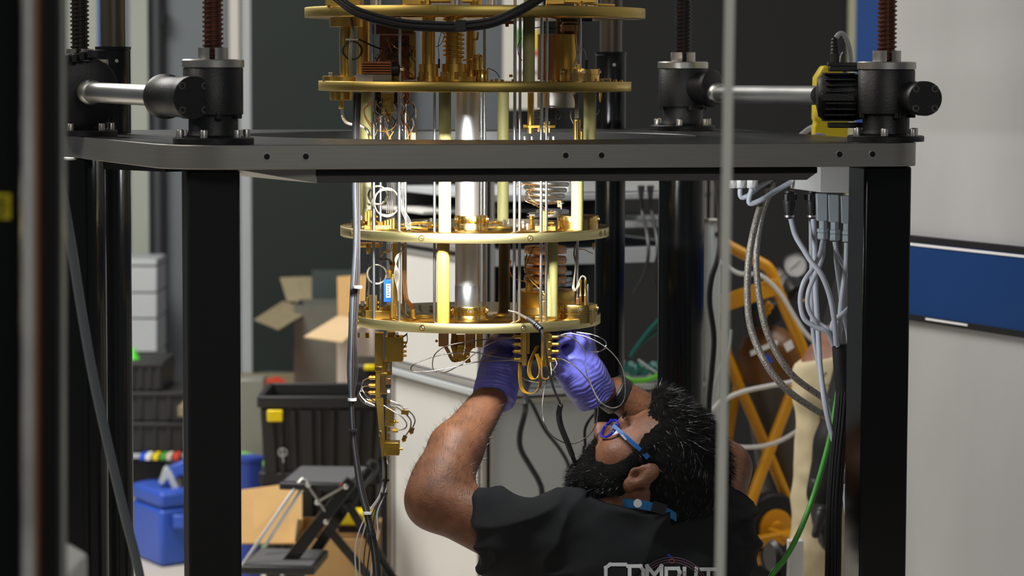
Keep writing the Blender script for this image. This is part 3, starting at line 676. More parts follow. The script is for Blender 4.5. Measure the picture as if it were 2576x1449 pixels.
# ---- left clamp blocks with steel bolts
for (y0, y1, x0) in ((553, 583, 884), (768, 803, 887)):
    dd = -.06
    o = vl('clamp_block', x0 + 29, dd, [(58, y1), (58, y0 + (y1 - y0) * .55), (57, y0 + (y1 - y0) * .5), (58, y0 + (y1 - y0) * .45), (58, y0), (30, y0)], 'gold_mirror', 36, label='round gold clamp block')
    for bxp in (11, 25):
        vl('clamp_bolt', x0 + bxp, dd - .012, [(10, y0 + 1), (10, y0 - 10), (6, y0 - 10)], 'steel', 10, parent=o)
    g = bx('terminal_block', x0 + 40, x0 + 60, y0 - 24, y1, -.10, 'gold', .022, label='gold terminal block')
    bx('block_tab', x0 + 34, x0 + 44, y0 - 20, y0 + 4, -.095, 'gold', .012, parent=g); bx('block_step', x0 + 32, x0 + 95, y0 + 14, y1 + 3, -.105, 'gold', .02, parent=g)
    for i in range(4): bx('comb_tooth', x0 + 82 + i * 7, x0 + 87 + i * 7, y0 + 2 - i * 2, y1 - 2, -.09, 'gold', .02, parent=g)
    bx('block_tab', x0 + 66, x0 + 80, y0 + 6, y1, -.085, 'gold', .02, parent=g)
    for i in range(3): MB().ball(P(x0 + 64, y0 - 8 + i * 12, Y0 - .10), .0022, 8).build('block_screw', 'brass', g)
# ---- right bracket blocks beside the coil
for (y0, y1) in ((531, 583), (757, 810)):
    g = bx('gold_bracket', 1364, 1378, y0, y1, -.125, 'gold', .02, label='upright gold bracket')
    bx('bracket_foot', 1346, 1398, y1 - 14, y1 + 1, -.13, 'gold', .03, parent=g)
    for (xa, ya) in ((1381, y0 + 4), (1381, y0 + 30)):
        MB().lathe(P(xa - 3, ya, Y0 - .12), X, [(.0035, 0), (.0035, .004), (.0025, .004), (.0025, .010)], 10).build('coax_connector', 'brass', g)
    bx('bracket_step', 1378, 1390, y0 + 26, y1 - 12, -.118, 'gold', .015, parent=g)
# ---- pump line fittings on plate C and D tops
for (x, y, w_, h, dd, m) in [(1318, 568, 16, 26, -.05, 'steel_rough'), (1338, 560, 14, 34, -.06, 'brass'), (1352, 572, 16, 20, -.03, 'steel'), (1328, 574, 12, 24, -.10, 'steel_rough'), (1303, 566, 20, 12, -.02, 'steel'), (1345, 540, 40, 12, .03, 'steel_rough')]:
    vl('valve_fitting', x, dd, [(w_, y + h / 2), (w_ * 1.15, y + h / 4), (w_ * .8, y + h / 5), (w_ * .8, y - h / 5), (w_ * 1.1, y - h / 4), (w_ * .7, y - h / 2)], m, 6)
for (x0, x1, y, dd) in [(1003, 1075, 575, -.13), (1030, 1098, 563, -.02), (1000, 1055, 568, .03), (1228, 1288, 575, -.06), (1232, 1262, 562, .02), (1075, 1110, 570, -.05)]:
    o = wire('thermal_strap', [(x0, y, dd), ((x0 + x1) / 2, y - 3, dd - .01), (x1, y + 1, dd)], 3.4, 'gold', 8)
for (x, y, dd) in [(1065, 562, .03), (1072, 560, .05), (1055, 566, .0), (1084, 555, .07), (1268, 558, .05), (1280, 556, .02)]:
    vl('steel_bolt', x, dd, [(10, y + 8), (10, y + 2), (7, y + 2), (7, y - 6)], 'steel', 8)
for (x, y, dd) in [(1040, 772, .02), (1057, 770, .08), (1085, 772, .05), (1234, 806, -.12), (1245, 800, -.06)]:
    vl('steel_bolt', x, dd, [(9, y + 5), (9, y - 3), (6, y - 3)], 'steel', 8)
vl('gold_stub', 1039, -.09, [(13, 808), (13, 778)], 'gold', 20)
for (x, y, r_, dd) in [(1068, 799, 26, -.08), (1100, 778, 22, .03), (1260, 799, 20, -.05)]:
    c = pt(x, y, dd); MB().ring((c.x, c.y, zD1 + .0002), Z, r_ * sY(), r_ * sY() * .86, .0012, 32).build('plate_ring', 'gold_dark', cry)
# ---- cold can and disc heat exchangers on the right of the lower stage
vl('mixing_chamber', 1374, .0, [(146, 812), (148, 770), (146, 768), (148, 766), (148, 732), (142, 728), (70, 727)], 'gold', 56, label='wide round gold can')
for i, y in enumerate((626, 652, 676, 700)):
    o = vl('exchanger_disc', 1372, -.0, [(104, y + 10), (106, y + 8), (106, y - 6), (102, y - 8)], 'copper', 48, label='round copper exchanger disc')
    vl('disc_seam', 1372, 0, [(110, y + 2), (110, y)], 'steel_rough', 40, parent=o)
    vl('disc_spacer', 1372, 0, [(60, y + 16), (60, y + 10)], 'copper', 20, parent=o)
for i, y in enumerate((690, 706, 718)):
    c = pt(1400, y, .05); MB().ring(c, Z, .026, .019, .005, 32).build('steel_bellow_ring', 'chrome', cry)
vl('gold_neck', 1332, -.03, [(20, 732), (20, 712), (14, 710)], 'gold', 20)
# ---- steel coil below the table (conical spiral)
pts = []
for j in range(0, 5 * 20 + 1):
    t_ = j / 20; a = 2 * math.pi * t_ + 2.5; r = (61 - 5.0 * t_) * sY(); c = P(1372, 600, Y0 - .0)
    pts.append(Vector((c.x + r * math.cos(a), c.y + r * math.sin(a), zy(440 + 14.5 * t_, 0))))
MB().tube(pts, 6.2 * sY(), 10, 0).build('exchanger_coil', 'chrome', cry, label='conical spiral of steel tubing')
wire('capillary', [(1300, 470, -.05), (1322, 462, -.08), (1345, 470, -.1), (1325, 490, -.09), (1322, 505, -.08), (1345, 515, -.09), (1370, 530, -.11)], 1.3, 'copper')
wire('capillary', [(1335, 462, -.08), (1330, 485, -.09), (1340, 505, -.09), (1365, 518, -.1), (1378, 534, -.11)], 1.3, 'copper')
bx('coil_clip', 1402, 1412, 504, 522, -.03, 'copper', .012); vl('coil_valve', 1412, -.04, [(8, 525), (4, 520), (4, 514), (14, 512), (14, 509)], 'steel', 12)
vl('steel_disc', 1390, .06, [(80, 545), (84, 540), (84, 528), (70, 526)], 'chrome', 40)
wire('capillary', [(1345, 620, -.05), (1330, 650, -.09), (1322, 680, -.1), (1335, 705, -.1), (1355, 725, -.1), (1372, 745, -.11), (1374, 765, -.12)], 1.6, 'yellow_wire')
wire('capillary', [(1285, 655, -.02), (1282, 680, -.03), (1292, 700, -.04), (1318, 708, -.06), (1345, 718, -.1), (1368, 735, -.11)], 1.6, 'copper')
wire('capillary', [(1325, 640, -.08), (1321, 670, -.1), (1330, 690, -.1), (1350, 712, -.1)], 1.4, 'yellow_wire')
# ---- probe sticks on the right clamp
for x in (1461, 1473): vl('gold_probe', x, -.10, [(6, 766), (6, 745), (8, 743), (5, 738), (5, 712), (7, 708), (7, 703)], 'gold', 12)
vl('steel_probe', 1479, -.06, [(6, 765), (6, 720), (4, 714)], 'steel', 12); bx('probe_foot', 1449, 1458, 750, 766, -.11, 'copper', .012)
wire('lead_wire', [(1447, 615, -.08), (1444, 640, -.09), (1449, 665, -.09), (1444, 700, -.09), (1441, 725, -.09), (1448, 730, -.1), (1458, 705, -.1), (1464, 695, -.1), (1472, 698, -.1), (1473, 706, -.1)], 2.2, 'cream_wire')
wire('lead_wire', [(1451, 615, -.085), (1449, 650, -.095), (1446, 690, -.095), (1444, 722, -.095), (1450, 728, -.1), (1460, 712, -.1), (1462, 704, -.1)], 2.0, 'cream_wire')
wire('lead_wire', [(1456, 627, -.09), (1470, 628, -.1), (1482, 634, -.1), (1492, 638, -.1)], 1.2, 'silver_wire')
vl('hanging_plug', 1493, -.02, [(3, 628), (3, 622), (7, 620), (7, 610)], 'brass', 10); vl('hanging_plug', 1508, .0, [(3, 256), (5, 253), (5, 250), (8, 248), (8, 232)], 'brass', 10)
# ---- blue labelled module and wiring on the left of the lower stage
bm_ = bx('blue_module', 965, 985, 704, 760, -.13, 'blue_label', .012, label='small blue module with white label')
bx('label', 971, 983, 714, 749, -.1304, 'white', .002, parent=bm_)
for i in range(5): bx('print_line', 973 + (i % 2), 981 - (i % 3), 718 + i * 6, 720.5 + i * 6, -.1306, 'ink', .001, parent=bm_, bevel=0)
bx('module_mount', 983, 990, 690, 800, -.12, 'gold', .02); vl('module_plug', 980, -.12, [(10, 700), (16, 694), (16, 684), (8, 680)], 'gold', 10)
for i in range(4):
    x = 974 + i * 4.5
    wire('coax_lead', [(x, 460 + i * 3, -.05), (x + 1, 500, -.05), (x - 1, 535, -.06)], 1.2, 'silver_wire')
    wire('coax_lead', [(x + 2, 614, -.05), (x + 1, 625, -.06), (x - 8, 634, -.07), (960 + i * 2, 638, -.08), (952 + i * 2, 648, -.08), (958 + i * 3, 655, -.08), (972 + i * 3, 650 + i, -.08), (981 + i * 2, 665, -.08), (983 + i * 2, 682, -.09)], 1.3, 'silver_wire')
def loop(cx_, cy_, rx, ry, dd, m, rp, n=2, dx=0, tilt=.15, name='coiled_lead'):
    p = []
    for j in range(n * 16 + 1):
        a = 2 * math.pi * j / 16; p.append(P(cx_ + dx * j / 16 + rx * (1 + .04 * (j // 16)) * math.cos(a), cy_ + ry * (1 - .03 * (j // 16)) * math.sin(a), Y0 + dd + tilt * .1 * math.sin(a + .5) * .3 + .0016 * j / 16))
    return MB().tube(p, rp * sY(), 8, 2).build(name, m, cry)
loop(951, 491, 23, 23, -.08, 'silver_wire', 3.0, 2); loop(973, 509, 31, 36, -.14, 'cream_wire', 1.6, 5); loop(948, 690, 24, 24, -.10, 'cream_wire', 2.2, 2); loop(886, 127, 23, 23, -.12, 'slate_wire', 2.0, 3)
for i in range(4):
    wire('lead_wire', [(1012 + i * 3, 458, -.14), (1004 + i * 4, 490, -.14), (1008 + i * 3, 525, -.14), (1020 + i * 4, 555, -.15), (1024 + i * 3, 578, -.15)], 0.8, 'cream_wire')
    wire('lead_wire', [(1016 + i * 2, 620, -.15), (1000 - i * 2, 650, -.155), (992 + i * 4, 690, -.16), (1001, 735 - i * 3, -.155), (1002, 770, -.15)], 0.8, 'cream_wire')
    wire('lead_wire', [(1012 + i * 3, 680, -.13), (1014 + i * 3, 720, -.13), (1018 + i * 3, 752, -.13), (1030 + i * 3, 768, -.12), (1036 + i, 778, -.1)], 1.3, 'copper')
wire('feed_tube', [(928, 640, -.08), (925, 690, -.08), (923, 730, -.08), (922, 758, -.08)], 3.5, 'silver_wire'); wire('feed_tube', [(925, 452, -.05), (927, 500, -.05), (928, 532, -.06)], 5, 'cream_wire')
vl('feed_socket', 927, -.08, [(8, 640), (12, 634), (12, 618), (9, 613)], 'gold', 14); vl('under_flange', 932, -.06, [(60, 622), (64, 618), (64, 612)], 'gold', 32)
for x in (902, 921, 926): vl('pin', x, -.06, [(5, 852 - (x % 5)), (5, 838)], 'brass', 8)

# ---- upper stage, between the two top plates
vl('gold_column', 872, -.05, [(30, 196), (30, 68)], 'gold_dark', 24); vl('column_cap', 872, -.06, [(84, 68), (84, 42)], 'gold', 36); vl('column_base', 864, -.07, [(104, 205), (104, 193), (96, 192)], 'gold', 36)
vl('gold_column', 914, -.0, [(33, 192), (33, 42)], 'gold', 28); bx('base_block', 893, 1010, 190, 206, -.10, 'gold_dark', .08)
vl('steel_bolt', 833, -.09, [(12, 193), (12, 184), (8, 183)], 'steel_rough', 8)
wire('steel_capillary', [(856, 70, -.1), (855, 100, -.1), (856, 140, -.1), (856, 185, -.1)], 2.0, 'steel')
def finned(x0, x1, y0, y1, dd, n=5):
    o = bx('heat_sink', x0, x1, y0, y1, dd, 'brown_cyl', .04, label='copper coloured finned heat sink'); h = (y1 - y0) / (2 * n)
    for i in range(n): bx('fin', x0 + 2, x1 - 2, y0 + 2 * h * i + h * .4, y0 + 2 * h * i + h * 1.5, dd - .010, 'copper_fin', .012, parent=o, bevel=0)
    return o
h_ = finned(910, 985, 155, 187, -.16); vl('sink_feet', 940, -.15, [(90, 206), (90, 188)], 'steel_rough', 4); finned(946, 1040, 60, 86, -.13)
MB().lathe(P(986, 174, Y0 - .14), X, [(.011, 0), (.011, .010), (.008, .012), (.006, .013)], 24).build('sink_plug', 'black', cry); MB().lathe(P(999, 174, Y0 - .14), X, [(.004, 0), (.004, .01), (.0025, .012)], 12).build('sink_pin', 'steel_rough', cry)
bx('wire_panel', 955, 1046, 88, 200, -.03, 'copper_fin', .02); bx('wire_panel', 1030, 1046, 80, 195, -.06, 'gold_dark', .02)
random.seed(3)
for i in range(26):
    x = random.uniform(950, 1040); y = random.uniform(88, 150); p = [(x, y, -.10)]
    for k in range(4): x += random.uniform(-22, 22); y += random.uniform(2, 24); p.append((max(945, min(1044, x)), min(200, y), random.uniform(-.14, -.08)))
    wire('tangle_wire', p, random.choice((1, 1.2, 1.5)), random.choice(('ink', 'black_plastic', 'copper', 'rubber')))
for i in range(3): wire('tied_wire', [(882 + i * 2, 45, -.13), (886 + i * 2, 75, -.14), (880 + i * 3, 105, -.14), (878 + i * 3, 150, -.14), (880 + i * 3, 195, -.13)], 1.5, 'cream_wire')
wire('tied_wire', [(885, 98, -.14), (905, 100, -.14), (930, 112, -.13), (960, 124, -.12)], 2.2, 'black_plastic'); bx('cable_tie', 869, 902, 97, 102, -.148, 'cream_wire', .004)
vl('gold_column', 1078, -.06, [(33, 170), (33, 40)], 'gold', 28); vl('column_base', 1078, -.06, [(58, 204), (58, 194), (48, 193), (48, 162), (36, 161)], 'gold', 32)
for x in (1058, 1072, 1113, 1128, 1148, 1170): vl('steel_bolt', x, -.12, [(11, 200), (11, 182), (8, 181)], 'gold_dark', 8)
vl('gold_column', 1141, -.05, [(42, 170), (42, 40)], 'gold', 32); vl('column_base', 1142, -.05, [(110, 206), (110, 193), (64, 192), (64, 161), (44, 160)], 'gold', 40)
pts = []
c = P(1141, 100, Y0 - .05)
for j in range(0, 9 * 16 + 1):
    a = 2 * math.pi * j / 16; r = 24.5 * sY(); pts.append(Vector((c.x + r * math.cos(a), c.y + r * math.sin(a), zy(44 + 100 * j / 144, -.05))))
MB().tube(pts, 2.8 * sY(), 8, 0).build('wound_tube', 'gold', cry, label='gold tube wound around a column')
vl('gold_can', 1184, -.02, [(34, 205), (34, 175), (24, 174), (24, 72), (20, 70)], 'gold', 28); vl('gold_can', 1200, -.05, [(26, 176), (26, 140), (20, 138)], 'gold', 24)
wire('bent_tube', [(1192, 100, -.03), (1200, 98, -.04), (1202, 88, -.04), (1202, 80, -.04)], 3, 'gold'); wire('bent_tube', [(1165, 152, -.08), (1185, 148, -.09), (1205, 138, -.08), (1212, 145, -.07), (1212, 172, -.07)], 1.8, 'gold')
wire('thin_lead', [(1096, 118, -.1), (1108, 112, -.1), (1118, 90, -.1), (1110, 80, -.1)], .9, 'ink'); wire('thin_lead', [(1110, 82, -.1), (1103, 110, -.1), (1104, 135, -.1), (1104, 160, -.1)], .9, 'ink'); vl('lead_plug', 1104, -.1, [(5, 172), (5, 148)], 'black', 8)
wire('thin_lead', [(1228, 172, -.06), (1240, 176, -.08), (1250, 184, -.08), (1257, 195, -.09)], 1.0, 'ink')
vl('copper_can', 1399, .02, [(97, 200), (97, 86), (60, 85)], 'copper', 48, label='large copper can'); vl('gold_shell', 1420, -.0, [(60, 200), (60, 86)], 'gold_dark', 32)
vl('can_neck', 1432, .02, [(34, 85), (50, 78), (50, 62), (40, 58), (40, 42)], 'copper', 28); bx('motor_block', 1410, 1490, 42, 54, -.03, 'black', .05)
wire('thin_lead', [(1345, 70, -.1), (1370, 68, -.1), (1390, 72, -.1), (1410, 70, -.08)], 1.4, 'ink'); wire('thin_lead', [(1312, 95, -.17), (1303, 115, -.18), (1305, 140, -.18), (1313, 152, -.17)], 1.2, 'copper')
for i in range(3): wire('lead_wire', [(1450 + i * 4, 45, -.08), (1447 + i * 4, 90, -.09), (1450 + i * 3, 140, -.09), (1440 + i * 5, 168, -.09)], 1.6, 'cream_wire')
wire('thin_lead', [(1454, 128, -.1), (1464, 122, -.1), (1472, 132, -.1), (1474, 150, -.1)], 1.2, 'cream_wire'); vl('lead_plug', 1474, -.1, [(8, 173), (8, 150)], 'black', 10); bx('probe_foot', 1451, 1460, 160, 174, -.11, 'gold', .01)
bx('valve_body', 1266, 1296, 52, 60, -.1, 'copper_fin', .03); bx('valve_body', 1271, 1280, 60, 67, -.1, 'copper_fin', .02)
for (x, y) in [(1236, 203), (1248, 201), (1262, 203), (1284, 190), (1290, 202), (1385, 203), (1395, 202), (1470, 203), (1512, 199), (1530, 200), (1545, 202), (1560, 203)]:
    vl('plate_screw', x, -.16 if x < 1400 else -.09, [(9, y + 4), (9, y - 2), (6, y - 3)], 'gold', 8)
wire('steel_clip', [(1512, 200, -.1), (1520, 199, -.1), (1538, 198, -.1)], 2.2, 'steel')
for (x0, x1, y0) in [(818, 905, 8), (1012, 1080, 5), (1082, 1188, -2), (1375, 1420, 4), (1420, 1500, 0)]:
    bx('top_block', x0, x1, -30, y0 + 6, -.16, 'gold', .12)
for x in (1060, 1068, 1190, 1200, 1460): vl('plate_screw', x, -.2, [(9, 14), (9, 2), (6, 1)], 'gold', 8)
vl('gold_column', 1196, -.1, [(30, 12), (30, -40)], 'gold', 24); vc('fibreglass_post', 1330, -.16, 30, zA1, ztop, 'frp'); vc('steel_rod', 1294, -.16, 8, zA1, ztop, 'steel')
wire('silver_wrap', [(1455, 8, -.2), (1500, 11, -.19), (1545, 13, -.15)], 3, 'gold')

zR = 2.12
for a_ in range(6):
    MB().cyl((AX + .21 * math.cos(a_ * 1.047 + .4), Y0 + .21 * math.sin(a_ * 1.047 + .4), zA1), (AX + .21 * math.cos(a_ * 1.047 + .4), Y0 + .21 * math.sin(a_ * 1.047 + .4), zR), .009, n=16).build('support_tube', 'steel', cry)
MB().lathe((AX, Y0, zR), Z, [(.30, 0), (.30, .02)], 64).build('top_plate', 'alu', cry)
# ---- stage between plate B and the table
vl('gold_pot', 859, -.07, [(10, 275), (14, 272), (10, 254), (56, 253), (57, 251), (57, 232)], 'gold', 36)
wire('steel_capillary', [(860, 272, -.07), (862, 292, -.07), (868, 305, -.08), (882, 312, -.09), (902, 315, -.1), (918, 322, -.11), (928, 336, -.12), (931, 356, -.12), (931, 380, -.12)], 4, 'steel')
bx('wire_block', 959, 990, 234, 284, -.13, 'gold_dark', .03); bx('block_face', 962, 983, 256, 284, -.136, 'gold', .01); vl('block_stem', 978, -.12, [(4, 306), (9, 302), (9, 296), (14, 294), (14, 284)], 'gold', 10)
bx('dark_bracket', 944, 958, 232, 290, -.10, 'black', .02); bx('dark_bracket', 992, 1000, 232, 260, -.10, 'black', .02); bx('dark_bracket', 1016, 1030, 232, 262, -.08, 'copper_fin', .02)
random.seed(11)
for i in range(22):
    x = random.uniform(945, 1040); y = random.uniform(236, 262); p = [(x, y, -.12)]
    for k in range(4): x += random.uniform(-20, 20); y += random.uniform(14, 32); p.append((max(940, min(1046, x)), y, random.uniform(-.15, -.1)))
    wire('loose_wire', p, random.choice((1.0, 1.3)), random.choice(('silver_wire', 'silver_wire', 'cream_wire', 'slate_wire')))
for p in ([(934, 256, -.14), (918, 272, -.14), (917, 292, -.14), (928, 312, -.14), (936, 322, -.14)], [(934, 262, -.14), (915, 276, -.14), (924, 300, -.14), (938, 318, -.14)]): wire('loose_wire', p, 1.3, 'orange_wire')
for p in ([(950, 296, -.16), (965, 325, -.16), (985, 352, -.16)], [(945, 326, -.16), (965, 330, -.16), (985, 325, -.16), (998, 312, -.16)], [(1013, 280, -.16), (1018, 305, -.16), (1024, 325, -.16), (1027, 350, -.16)], [(1010, 312, -.16), (1026, 316, -.16), (1034, 335, -.16), (1033, 356, -.16)], [(990, 330, -.16), (978, 350, -.16)]):
    wire('loose_wire', p, 1.5, random.choice(('orange_wire', 'yellow_wire')))
bx('gold_clip', 1032, 1046, 333, 358, -.16, 'gold', .006); bx('gold_clip', 928, 935, 340, 356, -.14, 'gold', .006)
vl('gold_tube', 1334, -.12, [(16, 335), (16, 232)], 'gold', 20); bx('clamp_bar', 1328, 1397, 315, 322, -.125, 'gold', .02); MB().lathe(P(1316, 317, Y0 - .11), X, [(.004, 0), (.0035, .008), (.003, .02)], 10).build('clamp_knob', 'brass', cry)
bx('clamp_comb', 1352, 1382, 322, 332, -.12, 'brass', .012)
for x in (1369, 1375, 1381): vl('comb_pin', x, -.12, [(4, 334), (4, 305)], 'brass', 8)
vl('steel_can', 1398, .02, [(96, 270), (96, 232)], 'steel_rough', 44, label='short dull steel can'); vl('gold_stub', 1374, -.1, [(14, 265), (14, 232)], 'gold', 16)
pts = []
c = P(1372, 300, Y0 - .02)
for j in range(0, 9 * 14 + 1):
    a = 2 * math.pi * j / 14; r = 26 * sY(); pts.append(Vector((c.x + r * math.cos(a), c.y + r * math.sin(a), zy(276 + 42 * j / 126, -.02))))
MB().tube(pts, 2.0 * sY(), 8, 0).build('black_coil', 'rubber', cry, label='black spring-like coil')
loop(1403, 291, 6, 10, -.03, 'slate_wire', 1.2, 3); vl('slotted_sleeve', 1450, -.10, [(18, 390), (18, 300)], 'gold', 18); vl('sleeve_tip', 1462, -.08, [(7, 370), (7, 330)], 'gold', 10)
bx('sleeve_slot', 1448, 1450.5, 304, 352, -.1068, 'ink', .002, bevel=0)
for i in range(4): wire('lead_wire', [(1441 + i * 4, 235, -.08), (1447 + i * 2, 258, -.09), (1446 + i * 3, 298, -.1)], 1.4, 'cream_wire')
wire('lead_wire', [(1436, 278, -.1), (1436, 295, -.1), (1443, 312, -.1)], 1.4, 'cream_wire'); wire('thin_lead', [(1508, 275, -.02), (1504, 285, -.03), (1495, 290, -.06)], .9, 'cream_wire')
vl('gold_flange', 1372, -.05, [(150, 362), (150, 356), (120, 355)], 'gold', 44)
for x in (1320, 1338, 1360, 1378, 1392): vl('steel_bolt', x, -.10, [(8, 355), (8, 343), (5, 342)], 'steel', 8)
# ---- wire bundle running down the left side
wb_ = thing('wire_bundle', 'long tied bundle of grey and brown wires hanging left of the gold plates', 'cable', P(900, 1400, 4.42))
for i in range(9):
    dx = -8 + i * 2.1; m = ('slate_wire', 'slate_wire', 'slate_wire', 'hose_grey', 'purple_wire', 'purple_wire', 'purple_wire', 'slate_wire', 'purple_wire')[i]; sp = 1 + .25 * (i % 3)
    MB().tube([P(899 + dx, 234, 4.44), P(895 + dx, 330, 4.43), P(895 + dx, 470, 4.42), P(897 + dx * .9, 600, 4.40), P(890 + dx * sp, 730, 4.39), P(886 + dx * 1.1, 850, 4.38), P(884 + dx * 1.2 * sp, 930, 4.38), P(884 + dx * .6, 1010, 4.38), P(888 + dx * .55, 1090, 4.38), P(895 + dx * .7, 1150, 4.38), P(908 + dx, 1230, 4.38), P(928 + dx * .9, 1310, 4.38), P(944 + dx, 1400, 4.39), P(950 + dx, 1520, 4.40), P(960 + dx, 2000, 4.42), P(940 + dx * 3, 2440, 4.45)], .0011 + .0006 * (i % 2), 6, 5).build('wire', m, wb_)
for (x, y, m) in ((886, 1005, 'white'), (887, 1083, 'black_plastic'), (900, 722, 'white'), (923, 1290, 'white'), (935, 1345, 'black_plastic')):
    MB().lathe(P(x, y, 4.38) - Z * .002, Z, [(.0072, 0), (.0072, .004)], 14).build('cable_tie', m, wb_)
w2 = thing('wire_bundle', 'thin loose grey cables curving down beside the white cabinet', 'cable', P(960, 1400, 4.46))
for i, m in enumerate(('grey_cable', 'cream_wire', 'purple_wire', 'slate_wire', 'grey_cable')):
    dx = i * 3.0
    MB().tube([P(962 + dx, 1150, 4.46), P(964 + dx, 1200, 4.46), P(955 + dx, 1245, 4.46), P(925 + dx * 2, 1290, 4.46), P(902 + dx * 4, 1340, 4.46), P(893 + dx * 4, 1390, 4.46), P(897 + dx * 3, 1460, 4.46), P(905 + dx * 3, 1600, 4.46), P(930 + dx * 2, 2000, 4.46), P(910 + dx * 5, 2405, 4.48)], .0013, 6, 6).build('wire', m, w2)
for (x, y) in ((970, 1207), (966, 1240)): MB().lathe(P(x, y, 4.46) - Z * .002, Z, [(.0062, 0), (.0062, .003)], 12).build('cable_tie', 'black_plastic', w2)
# ------------------------------------------------------------------ hardware below the lowest plate
la = -.11
arm = bx('cold_finger', 943, 964, 838, 935, la, 'gold_dark', .024, label='long gold bracket arm hanging from the lowest plate')
bx('arm_plate', 945, 956, 935, 1002, la, 'gold', .024, parent=arm); bx('arm_cap', 943, 961, 922, 934, la - .003, 'gold_mirror', .028, parent=arm)
MB().hexa([P(945, 1000, Y0 + la), P(964, 1000, Y0 + la), P(964, 1000, Y0 + la + .022), P(945, 1000, Y0 + la + .022)], [P(960, 1150, Y0 + la), P(970, 1147, Y0 + la), P(970, 1147, Y0 + la + .022), P(960, 1150, Y0 + la + .022)]).build('arm_taper', 'gold', arm)
blk = bx('amplifier_block', 969, 1013, 848, 910, la - .01, 'gold_dark', .035, parent=arm, label='dark gold amplifier block')
for y in (862, 872, 884, 895): MB().lathe(P(1004, y, Y0 + la + .002), X, [(.0028, 0), (.0028, .008), (.002, .008), (.002, .012)], 10).build('block_connector', 'brass', arm)
bx('block_upper', 975, 992, 836, 848, la, 'gold_dark', .02, parent=arm)
bx('arm_block', 964, 985, 908, 945, la + .004, 'gold_dark', .02, parent=arm); bx('arm_comb', 957, 975, 938, 992, la - .002, 'gold_dark', .02, parent=arm)
for i in range(4): bx('comb_slot', 958 + i * 4, 959.5 + i * 4, 944, 988, la - .0025, 'black', .002, parent=arm, bevel=0)
bx('copper_tab', 970, 983, 952, 968, la - .004, 'copper', .01, parent=arm); bx('black_tab', 972, 983, 968, 976, la - .003, 'black', .01, parent=arm); bx('arm_shim', 974, 981, 981, 989, la - .003, 'white', .006, parent=arm)
vl('glass_stub', 977, la, [(8, 934), (10, 928), (6, 922), (9, 916), (7, 912)], 'chrome', 12, parent=arm); vl('glass_stub', 976, la, [(5, 1168), (8, 1162), (9, 1150), (6, 1146)], 'chrome', 12, parent=arm)
bx('switch_block', 969, 991, 1028, 1072, la - .008, 'brass', .02, parent=arm, label='small gold switch block')
for i, (x, y) in enumerate([(973, 1036), (973, 1050), (973, 1064), (985, 1040), (985, 1050), (985, 1060)]): MB().ball(P(x, y, Y0 + la - .008), .0012, 8).build('block_pin', 'ink', arm)
MB().lathe(P(990, 1061, Y0 + la), X, [(.003, 0), (.003, .003), (.002, .004), (.002, .008)], 10).build('switch_connector', 'brass', arm)
for y in (1010, 1080, 1096, 1108): vl('arm_stud', 977, la, [(9, y + 5), (9, y - 5)], 'brass', 10, parent=arm)
bx('arm_clip', 953, 959, 1084, 1098, la - .004, 'gold_mirror', .02, parent=arm)
eb = bx('end_block', 968, 1004, 1114, 1146, la - .01, 'gold_dark', .035, parent=arm, label='square gold end block'); MB().lathe(P(1003, 1129, Y0 + la), X, [(.0022, 0), (.0022, .007)], 10).build('end_pin', 'brass', arm)
def sma(p, d, L=.011, r=.0036, parent=None):
    d = Vector(d).normalized()
    return MB().lathe(p, d, [(r, 0), (r, L * .35), (r * .8, L * .36), (r * .8, L * .45), (r, L * .46), (r, L * .8), (r * .7, L * .82), (r * .45, L)], 8).build('coax_connector', 'brass', parent or cry)
for i, y in enumerate((950, 970, 988, 1008)):
    sma(P(944, y, Y0 + la - .002), -X, parent=arm)
cw = 1.7
for p in ([(929, 950, la), (914, 958, la - .01), (910, 975, la - .02), (922, 995, la - .03), (945, 1012, la - .03)], [(929, 970, la), (912, 974, la - .01), (905, 990, la - .015), (918, 1008, la - .02), (942, 1020, la - .02)],
          [(929, 988, la), (908, 984, la - .01), (901, 992, la - .01), (914, 1012, la - .02), (940, 1022, la - .02)], [(929, 1008, la), (920, 1003, la), (918, 1010, la - .01), (930, 1020, la - .01), (944, 1022, la - .02)],
          [(965, 1020, la - .03), (985, 1032, la - .03), (1010, 1048, la - .03), (1023, 1066, la - .03), (1018, 1078, la - .03), (1000, 1083, la - .03)], [(982, 1014, la - .01), (1010, 1022, la - .02), (1035, 1040, la - .02), (1044, 1058, la - .02), (1038, 1076, la - .02)],
          [(982, 1018, la - .01), (1006, 1030, la - .02), (1030, 1052, la - .02), (1034, 1068, la - .02), (1030, 1082, la - .02), (1020, 1096, la - .02)], [(982, 1008, la), (1000, 1016, la), (1018, 1030, la), (1026, 1045, la)]):
    wire('semirigid_cable', p, cw, 'silver_wire', parent=arm)
sma(P(1001, 1083, Y0 + la - .03), Vector((-1, 0, 0)), parent=arm); sma(P(1038, 1076, Y0 + la - .02), Vector((-.3, 0, -1)), parent=arm); sma(P(1020, 1096, Y0 + la - .02), Vector((-.4, 0, -1)), parent=arm)
bx('inline_adapter', 1009, 1028, 1031, 1043, la - .025, 'brass', .008, parent=arm)
for k in range(3): wire('small_lead', [(992 + k * 4, 836, la), (998 + k * 3, 846, la), (1014 + k * 2, 846, la), (1025, 838, la)], 1.2, 'rubber', parent=arm)
wire('small_lead', [(1024, 842, la), (1024, 860, la), (1014, 876, la)], 1.2, 'rubber', parent=arm)
